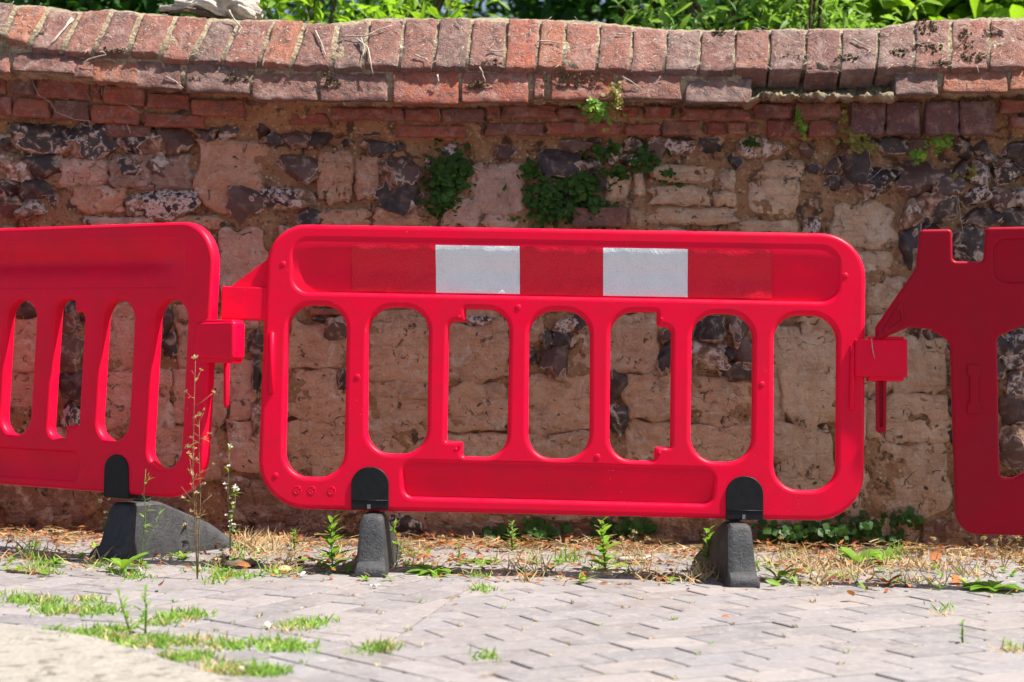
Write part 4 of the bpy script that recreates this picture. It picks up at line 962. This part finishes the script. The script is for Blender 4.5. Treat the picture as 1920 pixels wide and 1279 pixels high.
weed_upright(1805, 1205, 42, 'small seedling alone on open paving at lower right', 9, .18, GRASS)
weed_upright(250, 1196, 88, 'blurred pale seedling leaning left on the near paving', 16, .13, GRASS, (-.03, -.01))
weed_upright(272, 1190, 84, 'blurred green seedling standing straight on the near paving', 20, .12, GRASS)
weed_upright(960, 1035, 55, 'small fleabane weed with tight heads near the wall foot', 26, .16, LEAF_C)
weed_rosette(230, 1072, 48, 'bright rosette weed in front of the left barrier foot', 9, 1.1, .3)
weed_rosette(812, 1076, 48, 'low rosette weed right of the first middle foot', 13, .45, .34)
weed_rosette(1458, 1090, 42, 'upright rosette weed right of the right middle foot', 6, 1.4, .34)
weed_rosette(1610, 1062, 44, 'broad lobed pale green weed near the wall at right', 15, 1.2, .42, GRASS)
weed_rosette(1655, 1056, 40, 'smaller lobed weed beside the broad pale one', 10, 1.0, .6)
weed_rosette(1862, 1108, 46, 'flat leafed weed under the right barrier', 10, .5, .5)
weed_rosette(900, 1056, 36, 'flat rosette weed between the middle feet', 9, .25, .4)
weed_rosette(430, 1060, 40, 'low green weed beside the tall dry stem', 9, .5, .4)
weed_rosette(90, 1062, 40, 'dark low weed at far left of the paving', 9, .4, .25, LEAF_C)
weed_rosette(1240, 1085, 40, 'reddish low weed right of the tall central weed', 10, .6, .3, DRYL)
weed_rosette(1490, 1080, 30, 'purplish low weed near the right middle foot', 9, .9, .3, DRYL)
weed_rosette(1665, 1098, 34, 'purplish low weed on the litter at right', 9, .8, .3, DRYL)
dry_stem(370, 1086, [(368, 672), (372, 780), (352, 840)], 'tall dry weed rising in front of the left barrier', True, DRYSTEM, .35, 12)
dry_stem(432, 1040, [(430, 838), (440, 915)], 'pale flowering dry weed between left and middle barriers', 'w', GSTEM, .3, 14)
dry_stem(262, 1064, [(272, 880), (300, 960)], 'thin green weed climbing over the left barrier foot', False, GSTEM, .5, 12)
dry_stem(195, 1000, [(203, 928), (188, 940)], 'white tipped weed behind the left barrier foot', 'w', GSTEM, .5, 9)
dry_stem(1060, 1010, [(1085, 790), (1068, 820), (1100, 835)], 'slender green weed seen through the middle barrier slot', False, GSTEM, .9, 14)
dry_stem(990, 1010, [(950, 965), (1040, 990), (1010, 960)], 'straggling thin weed under the middle barrier', False, GSTEM, .5, 14)
dry_stem(1720, 1058, [(1750, 1012), (1700, 1020), (1728, 1030)], 'branched straw weed right of the broad weed', True, STRAW, 0, 12)
dry_stem(1880, 1064, [(1878, 1004), (1900, 996), (1862, 1015), (1912, 1010)], 'bushy straw weed under the right barrier', True, STRAW, 0, 16)
dry_stem(1848, 1060, [(1846, 1010)], 'single green seed spike under the right barrier', True, GSTEM, 0, 10)
dry_stem(742, 1060, [(738, 985), (752, 1010)], 'dark thin weed hugging the first middle foot', False, GSTEM, .5, 14)
dry_stem(1178, 1045, [(1190, 1000), (1165, 1010), (1215, 1012)], 'thin straw weed behind the tall central weed', True, STRAW, 0, 10)
dry_stem(1465, 1048, [(1466, 1010)], 'single straw spike right of the right middle foot', True, STRAW, 0, 6)
dry_stem(1916, 900, [(1900, 765), (1915, 800)], 'dry grass spray behind the right barrier slot', True, STRAW, .6, 10)
# grass in the joints and tufts in the litter (nobody could count it)
ga = Acc(); gs = Acc()
def tuft(acc, x, y, n, L, spread=.03):
    for _ in range(n):
        p = Vector((x + random.gauss(0, spread), y + random.gauss(0, spread), 0)); p.z = gz(p.x)
        acc.leaf(p, Vector((random.gauss(0, .7), random.gauss(0, .5), 1)), Vector((random.gauss(0, 1), -1, .3)), L * random.uniform(.5, 1.2), .0034, .5, .1, ((0, 1), (.4, 1), (.8, .6), (1, .1)))
for line in [[(12, 1124), (60, 1130), (100, 1134)], [(75, 1150), (150, 1148), (205, 1150)], [(155, 1122), (190, 1122)], [(80, 1190), (140, 1194), (200, 1188), (235, 1182)], [(200, 1198), (260, 1208), (300, 1212)], [(290, 1205), (330, 1206), (385, 1202)], [(300, 1232), (345, 1236), (390, 1232)], [(520, 1180), (560, 1176), (605, 1168)], [(405, 1215), (440, 1214), (460, 1214)], [(490, 1210), (540, 1214), (580, 1214)], [(390, 1256), (450, 1262), (520, 1262)], [(310, 1162), (350, 1158), (380, 1156)], [(278, 1170), (310, 1168)], [(410, 1088), (440, 1084), (470, 1080)], [(235, 1080), (265, 1076)], [(1890, 1215), (1915, 1228)], [(690, 1222), (735, 1214)], [(1760, 1145), (1775, 1143)], [(905, 1110), (912, 1110)], [(55, 1072), (110, 1074)], [(915, 1232), (925, 1232)]]:
    for (xa, ya), (xb, yb_) in zip(line, line[1:]):
        k = max(4, int(abs(xb - xa) / 3.2))
        for i in range(k):
            if random.random() < .22: continue
            g = G(lerp(xa, xb, i / k) + random.gauss(0, 5), lerp(ya, yb_, i / k) + random.gauss(0, 4))
            tuft(ga if random.random() > .15 else gs, g.x, g.y, random.randint(6, 20), random.uniform(.012, .024), .018)
sw = Acc()
for _ in range(150):
    x, y = random.uniform(-2.0, 2.0), random.gauss(5.0, .22)
    if not 4.74 < y < 5.6: continue
    for k in range(random.randint(4, 8)):
        a = random.uniform(0, 6.28); sw.leaf(Vector((x, y, gz(x) + .003)), Vector((math.cos(a), math.sin(a), random.uniform(.2, 1.4))), Vector((0, 0, 1)), random.uniform(.015, .04), random.uniform(.006, .012), .3)
tag(sw.obj('seedlings', WEED), 'tiny green seedlings scattered through the litter', 'seedlings', kind='stuff')
for px, py in [(470, 1030), (500, 1035), (455, 1022), (520, 1022), (1330, 1080), (1315, 1090), (1500, 1060), (1515, 1070), (1195, 1058), (640, 1045), (75, 1048), (1760, 1072), (1830, 1082), (1700, 1065), (1605, 1075), (1560, 1060), (760, 1040)]:
    g = G(px, py); tuft(gs, g.x, g.y, 34, .055, .03)
for _ in range(90):
    x, y = random.uniform(-1.9, 1.9), random.gauss(5.08, .2)
    if 4.8 < y < 5.7: tuft(ga if random.random() < .45 else gs, x, y, random.randint(5, 22), random.uniform(.02, .06), random.uniform(.01, .03))
for _ in range(120):
    P_ = random.choice(vis); g = P_[0][0]; tuft(gs if random.random() < .7 else ga, g.x, g.y, 3, .010, .006)
tag(ga.obj('joint_grass', GRASS), 'short green grass growing in the paving joints', 'grass', kind='stuff')
tag(gs.obj('dry_grass', STRAW), 'dry yellow grass in joints and at the wall foot', 'grass', kind='stuff')
# ivy and ground plants along the shaded wall foot
def wall_plant(label, blobs, n, mat, rr=(.006, .013), Y=YW - .035, thick=.045, trail=None, base=None):
    b = base or U(blobs[0][0], blobs[0][1], YW - .02); r = empty('wall_plant', b); tag(r, label, 'plant'); lv, st = Acc(), Acc()
    tot = sum(q[2] * q[3] for q in blobs); s = FPX / YW
    for (x, y, rx, ry) in blobs:
        k = int(n * rx * ry / tot); c0 = U(x, y, Y)
        for i in range(k):
            a, q = random.uniform(0, 6.283), min(1.5, abs(random.gauss(0, .62)))
            dx, dy = rx * q * math.cos(a), ry * q * math.sin(a)
            p = U(x + dx, y + dy, Y); p.y += -thick * max(.1, 1 - q * q) * random.random() + .012
            nn = Vector((random.gauss(0, .4), -1, random.gauss(.45, .4))).normalized(); lv.disc(p, nn, lerp(rr[0] * .7, rr[1] * 1.15, random.random() ** 1.5), 8, random.random() * 3, .14)
            if i % 4 == 0:
                e = U(x + dx * .4, y + dy * .4, YW - .012); st.tube([e, e.lerp(p, .6) + Vector((0, 0, -.006)), p], .0008, 3)
    lv.obj('foliage', mat, r)['kind'] = 'stuff'; st.obj('stems', GSTEM, r)['kind'] = 'stuff'; return r
wall_plant('dark leafy plant hanging on the wall above the barrier, left clump', [(838, 330, 40, 50), (835, 375, 32, 36), (870, 312, 16, 14)], 520, TOAD)
wall_plant('widest dark leafy plant on the wall above the barrier centre', [(1025, 370, 52, 52), (1085, 350, 52, 46), (1110, 390, 32, 30), (990, 320, 16, 22), (1060, 400, 44, 26)], 900, TOAD)
wall_plant('sparse leafy plant trailing over flints right of the widest clump', [(1130, 285, 40, 26), (1210, 300, 50, 34), (1160, 320, 30, 20), (1250, 325, 26, 22)], 200, TOAD)
wall_plant('sunlit green and dry plant hanging from the coping bricks', [(1122, 208, 34, 24), (1110, 190, 18, 12)], 170, WEED, (.004, .009), 5.70, .03)
wall_plant('dry yellow sprig hanging beside the sunlit coping plant', [(1158, 185, 12, 28), (1150, 170, 14, 14)], 110, TOADL, (.004, .008), 5.69, .03)
wall_plant('small trailing plant under the broken coping', [(1498, 222, 9, 24), (1506, 246, 8, 14)], 55, WEED, (.004, .008), 5.76, .02)
wall_plant('leafy plant in the wall left of the purple bricks', [(1606, 258, 24, 22), (1622, 275, 26, 18), (1584, 222, 8, 20)], 150, TOADL, (.005, .010), 5.78, .03)
wall_plant('small leafy plant under the purple bricks at right', [(1765, 268, 26, 16), (1720, 290, 18, 12)], 90, WEED, (.005, .010), 5.78, .03)
wall_plant('tiny leafy sprig on the flint below the coping', [(1410, 268, 20, 14)], 50, TOAD, (.004, .008), 5.82, .02)
wall_plant('tiny green sprig among flints at far right', [(1825, 322, 16, 12), (1790, 330, 10, 8)], 40, TOADL, (.004, .009), 5.82, .02)
wall_plant('dark ivy low on the wall under the middle barrier', [(1180, 990, 50, 24), (1010, 1000, 46, 20), (930, 1000, 26, 14)], 240, TOAD, (.008, .016), YW - .06, .05)
wall_plant('dark ivy at the wall foot right of the right middle foot', [(1470, 1000, 60, 26), (1560, 1000, 70, 28), (1620, 985, 30, 20)], 380, TOAD, (.008, .015), YW - .07, .05)
wall_plant('dark ivy tuft at the wall foot under the right barrier', [(1700, 975, 30, 12), (1680, 1010, 20, 12)], 90, TOAD, (.008, .014), YW - .05, .03)
wall_plant('small green sprig growing in the wall behind the right slot', [(1528, 905, 10, 12)], 14, TOAD, (.004, .007), YW - .03, .02)

# ------------------------------------------------------------------ moss, twigs and driftwood on the coping
def onhead(px, py):
    hb, ht = interp(HBOT, px), interp(HTOP, px); t = (hb - py) / max(1, hb - ht); t = max(0, min(1, t))
    return U(px, py, lerp(YB, YT, t) - .004)
def onsec(px, py): return U(px, py, 5.712)
ma = Acc()
def moss(px, py, rx, ry, n, f):
    for _ in range(n):
        a, q = random.uniform(0, 6.283), random.random() ** .6
        p = f(px + rx * q * math.cos(a), py + ry * q * math.sin(a)); r = random.uniform(.0025, .0065)
        bm_v = [p + rdir() * r * random.uniform(.7, 1.3) for _ in range(7)]
        ma.add(bm_v, [(0, 1, 2), (0, 2, 3), (0, 3, 4), (1, 4, 5), (2, 5, 6), (3, 6, 1), (4, 6, 5)])
for m_ in [(895, 160, 22, 10, 60, onsec), (1080, 150, 60, 16, 110, onsec), (365, 155, 14, 12, 40, onsec), (620, 150, 20, 18, 60, onsec), (440, 150, 26, 18, 50, onsec), (1345, 60, 14, 8, 30, onhead), (1738, 50, 22, 14, 60, onhead), (1742, 88, 30, 10, 60, onhead), (1810, 76, 16, 22, 50, onhead), (1825, 108, 30, 8, 50, onhead), (1685, 98, 20, 8, 40, onhead), (1590, 108, 26, 8, 40, onhead), (1860, 60, 20, 8, 30, onhead), (1770, 118, 20, 6, 30, onhead), (920, 118, 24, 6, 30, onhead), (210, 95, 30, 5, 30, onhead), (60, 60, 30, 8, 14, onhead), (1490, 105, 30, 8, 20, onhead)]: moss(*m_)
mo = ma.obj('moss', MOSS, wall, False); mo['kind'] = 'stuff'
lf = Acc()                                     # dead stems and crumbs caught on the coping
for _ in range(760):
    px = random.uniform(-20, 1940); hb, ht = interp(HBOT, px), interp(HTOP, px); p = onhead(px, lerp(hb, ht, random.random())) + Vector((0, -.003, .004))
    L = random.uniform(.006, .028); d = Vector((random.uniform(-1, 1), random.uniform(-.1, .5), random.uniform(-.5, .5))).normalized(); d.y = d.z * .75
    lf.tube([p, p + d * L * .5 + rdir() * .002, p + d * L], random.uniform(.0006, .0013), 3)
o = lf.obj('stem_crumbs', TWIG, wall); o['kind'] = 'stuff'
TW_ = [([(135, 35), (118, 60), (100, 82)], 'head', 'pale forked twig on the second coping brick at left'), ([(138, 38), (112, 66), (94, 84)], 'head', 'thin pale twig beside the forked one at left'), ([(430, 22), (440, 40), (454, 54), (446, 64)], 'head', 'bent twig hanging below the weathered log'), ([(592, 60), (604, 86), (612, 108)], 'head', 'curved twig on the coping left of centre'), ([(640, 70), (685, 70), (712, 58), (735, 50)], 'head', 'longest bare twig lying across two coping bricks'), ([(668, 75), (690, 92), (696, 120), (700, 142)], 'head', 'twig bending down over the coping edge'), ([(676, 74), (684, 92), (680, 110)], 'head', 'short twig crossing the bent one'), ([(778, 105), (798, 112), (806, 118)], 'head', 'short twig low on a coping brick left of centre'), ([(916, 98), (935, 98), (948, 97)], 'head', 'small straight pale twig on the coping at centre'), ([(1008, 79), (1030, 79), (1050, 83)], 'head', 'pale straight twig right of centre on the coping'), ([(1156, 66), (1176, 66)], 'head', 'tiny twig high on the coping right of centre'), ([(1598, 74), (1615, 84), (1636, 93)], 'head', 'grey twig on the coping near the right'), ([(1860, 52), (1880, 60), (1886, 64)], 'head', 'pale twig on the coping at far right'), ([(155, 120), (175, 110), (200, 105)], 'head', 'thin twig along the mortar line at left'), ([(900, 128), (906, 142), (910, 156)], 'sec', 'thin twig hanging over the mossy stretcher brick'), ([(1168, 146), (1186, 156), (1200, 168)], 'sec', 'dark twig on the stretcher brick at centre right'), ([(820, 142), (823, 158), (810, 168)], 'sec', 'small hooked twig on a red stretcher brick'), ([(310, 145), (330, 155), (345, 168)], 'sec', 'pale crossed twig on the mortar at left')]
for pts, wh, lab in TW_:
    f = onhead if wh == 'head' else onsec
    stick('twig', [f(*p) + Vector((0, -.006, .003)) for p in pts], .0028, TWIG, lab, 'twig', 'twigs on the coping')
ta = Acc()                                     # rootlets hanging on the shaded courses
for pts in [[(60, 150), (72, 178), (95, 192), (105, 210), (140, 224), (170, 227)], [(192, 160), (190, 178)], [(235, 195), (265, 212)], [(170, 118), (178, 128)], [(238, 232), (245, 250)], [(880, 230), (895, 250), (905, 268)], [(820, 200), (826, 220)], [(1660, 310), (1640, 330), (1618, 345), (1650, 350)], [(1655, 300), (1640, 280)], [(1560, 140), (1580, 152), (1600, 156), (1630, 146)], [(1375, 300), (1360, 320), (1378, 345)], [(1795, 350), (1800, 400), (1806, 440)], [(1796, 372), (1815, 395)], [(416, 480), (432, 510)], [(415, 500), (428, 540)], [(1640, 545), (1630, 560), (1644, 580)], [(1634, 635), (1636, 655), (1640, 672)]]:
    Y = 5.775 if pts[0][1] < 300 else 5.83
    if pts[0][1] > 620: Y = 4.90
    P_ = [U(x, y, Y) for x, y in pts]; ta.tube(P_, .0012, 4)
o = ta.obj('rootlets', TWIG, wall); o['kind'] = 'stuff'
dw = empty('weathered_log', U(420, 30, 6.0)); tag(dw, 'bleached gnarled log lying on the wall top at left', 'log')
def log(pts, r, k=26):
    V, F = [], []; n_ = 60
    for i in range(n_ + 1):
        t = i / n_ * (len(pts) - 1); a = min(int(t), len(pts) - 2); c = pts[a].lerp(pts[a + 1], t - a); rr_ = lerp(r[a], r[a + 1], t - a)
        for j in range(k):
            th = 2 * math.pi * j / k; n2 = 1 + .5 * nz((3 * math.cos(th), 3 * math.sin(th), i * .06 + r[0] * 90)) + .28 * math.sin(2 * th + i * .09) + .20 * math.sin(5 * th - i * .14) + .10 * math.sin(11 * th + i * .1)
            V.append(c + Vector((.25 * math.cos(th) * rr_, math.cos(th) * rr_ * n2, math.sin(th) * rr_ * n2)))
    for i in range(n_):
        for j in range(k): F.append((i * k + j, i * k + (j + 1) % k, (i + 1) * k + (j + 1) % k, (i + 1) * k + j))
    F.append(tuple(range(k))); F.append(tuple(n_ * k + j for j in range(k))[::-1]); return V, F
V, F = log([U(330, 5, 6.06), U(375, 12, 6.03), U(420, 16, 6.0), U(462, 22, 5.99), U(492, 26, 5.98)], [.014, .028, .036, .040, .010]); mesh_obj('trunk', V, F, DRIFT, dw)
V, F = log([U(300, 16, 6.08), U(340, 15, 6.05), U(380, 2, 6.05), U(440, -14, 6.1)], [.008, .016, .022, .03]); mesh_obj('branch', V, F, DRIFT, dw)
V, F = log([U(345, 20, 6.0), U(372, 6, 5.99), U(400, 14, 5.97), U(425, 26, 5.97)], [.006, .016, .020, .006]); mesh_obj('branch', V, F, DRIFT, dw)
V, F = log([U(318, 22, 6.02), U(352, 20, 5.98), U(386, 26, 5.97), U(410, 30, 5.97)], [.005, .010, .012, .004]); mesh_obj('branch', V, F, BARK, dw)
V, F = log([U(425, 8, 5.98), U(452, 20, 5.965), U(480, 30, 5.965)], [.010, .022, .006]); mesh_obj('branch', V, F, DRIFT, dw)
V, F = log([U(430, 20, 6.0), U(470, 8, 6.02), U(486, -10, 6.05)], [.012, .03, .02]); mesh_obj('branch', V, F, DRIFT, dw)

# ------------------------------------------------------------------ trees and shrubs behind the wall
garden = mesh_obj('garden_ground', [(-14, 6.3, .25), (14, 6.3, .25), (30, 40, .6), (-30, 40, .6)], [(0, 1, 2, 3)], SOIL); tag(garden, kind='structure')
def tree(px, Y, name, label, mat, lo, hi, rad, clumps, per, ll, lw, cr=.22, cat='tree', dens=None):
    x = (px - CX) / FPX * Y; b = Vector((x, Y, .25)); r = empty(name, b); tag(r, label, cat, 'trees and shrubs behind the wall')
    st, lv = Acc(), Acc(); c = Vector((x, Y, (lo + hi) / 2))
    st.tube([b, Vector((x + .05, Y, lerp(.3, lo, .6) + .2)), Vector((x - .03, Y, c.z)), Vector((x, Y, hi - .2))], [rad * .07, rad * .055, rad * .035, .008], 8)
    for _ in range(clumps):
        d = rdir(); q = random.random() ** .45
        cc = c + Vector((d.x * rad * q, d.y * rad * .7 * q, d.z * (hi - lo) / 2 * q))
        if random.random() < .5:
            s0 = Vector((x, Y, lerp(b.z, cc.z, .75))); st.tube([s0, s0.lerp(cc, .5) + Vector((0, 0, .06)), cc], [.014, .009, .004], 4)
        axis = (d + Vector((0, -.2, .3))).normalized()
        for _ in range(per):
            p = cc + rdir() * cr * random.random() ** .6
            dd = (axis * .7 + rdir()).normalized(); dd.z -= .15
            L = ll * random.uniform(.6, 1.25); lv.leaf(p, dd, (Vector((0, 0, 1)) + rdir() * .7).normalized(), L, L * lw, .25, .12, ((0, .15), (.4, 1), (.75, .7), (1, .05)))
    st.obj('trunk', BARK, r); lv.obj('crown', mat, r); return r
tree(600, 7.4, 'shrub', 'bright yellow green shrub above the coping left of centre', LEAF_A, .8, 2.7, .38, 55, 46, .085, .3, cat='shrub')
tree(780, 7.9, 'shrub', 'thin light shrub with sky gaps near the centre', LEAF_A, .9, 2.9, .34, 30, 30, .08, .3, cat='shrub')
tree(1380, 7.2, 'shrub', 'blue green leafy shrub right of centre', LEAF_C, .8, 2.6, .5, 75, 48, .085, .32, cat='shrub')
tree(1530, 7.0, 'shrub', 'upright olive shrub behind the broken coping', LEAF_C, .8, 2.6, .32, 46, 46, .075, .24, cat='shrub')
tree(1790, 8.6, 'shrub', 'broad bright maple like shrub at the right', LEAF_A, .9, 3.1, .95, 130, 46, .12, .7, .3, cat='shrub')
tree(120, 8.8, 'tree', 'dark glossy tree behind the wall at far left', LEAF_B, .9, 3.6, 1.0, 150, 46, .12, .5, .3)
tree(1010, 11.5, 'tree', 'dark tree in the gap behind the wall centre', LEAF_B, 1.2, 4.2, 1.0, 60, 40, .12, .5, .35)
tree(1240, 10.5, 'tree', 'dark tree behind the wall right of centre', LEAF_B, 1.0, 4.0, 1.0, 100, 40, .12, .5, .33)
tree(330, 11.5, 'tree', 'dark tree behind the bleached log', LEAF_B, 1.2, 4.4, 1.3, 110, 42, .13, .5, .36)
tree(1640, 12.0, 'tree', 'dark tree behind the right hand shrubs', LEAF_B, 1.0, 4.6, 1.8, 220, 46, .14, .5, .4)
tree(700, 14.0, 'tree', 'far dark tree with sky gaps left of centre', LEAF_B, 1.5, 5.0, 1.25, 60, 36, .14, .5, .4)
tree(-250, 10.0, 'tree', 'dark tree beyond the left end of the wall', LEAF_B, 1.0, 4.4, 1.4, 120, 40, .14, .5, .4)
tree(2200, 10.0, 'tree', 'bright tree beyond the right end of the wall', LEAF_A, 1.0, 4.4, 1.4, 120, 40, .14, .5, .4)
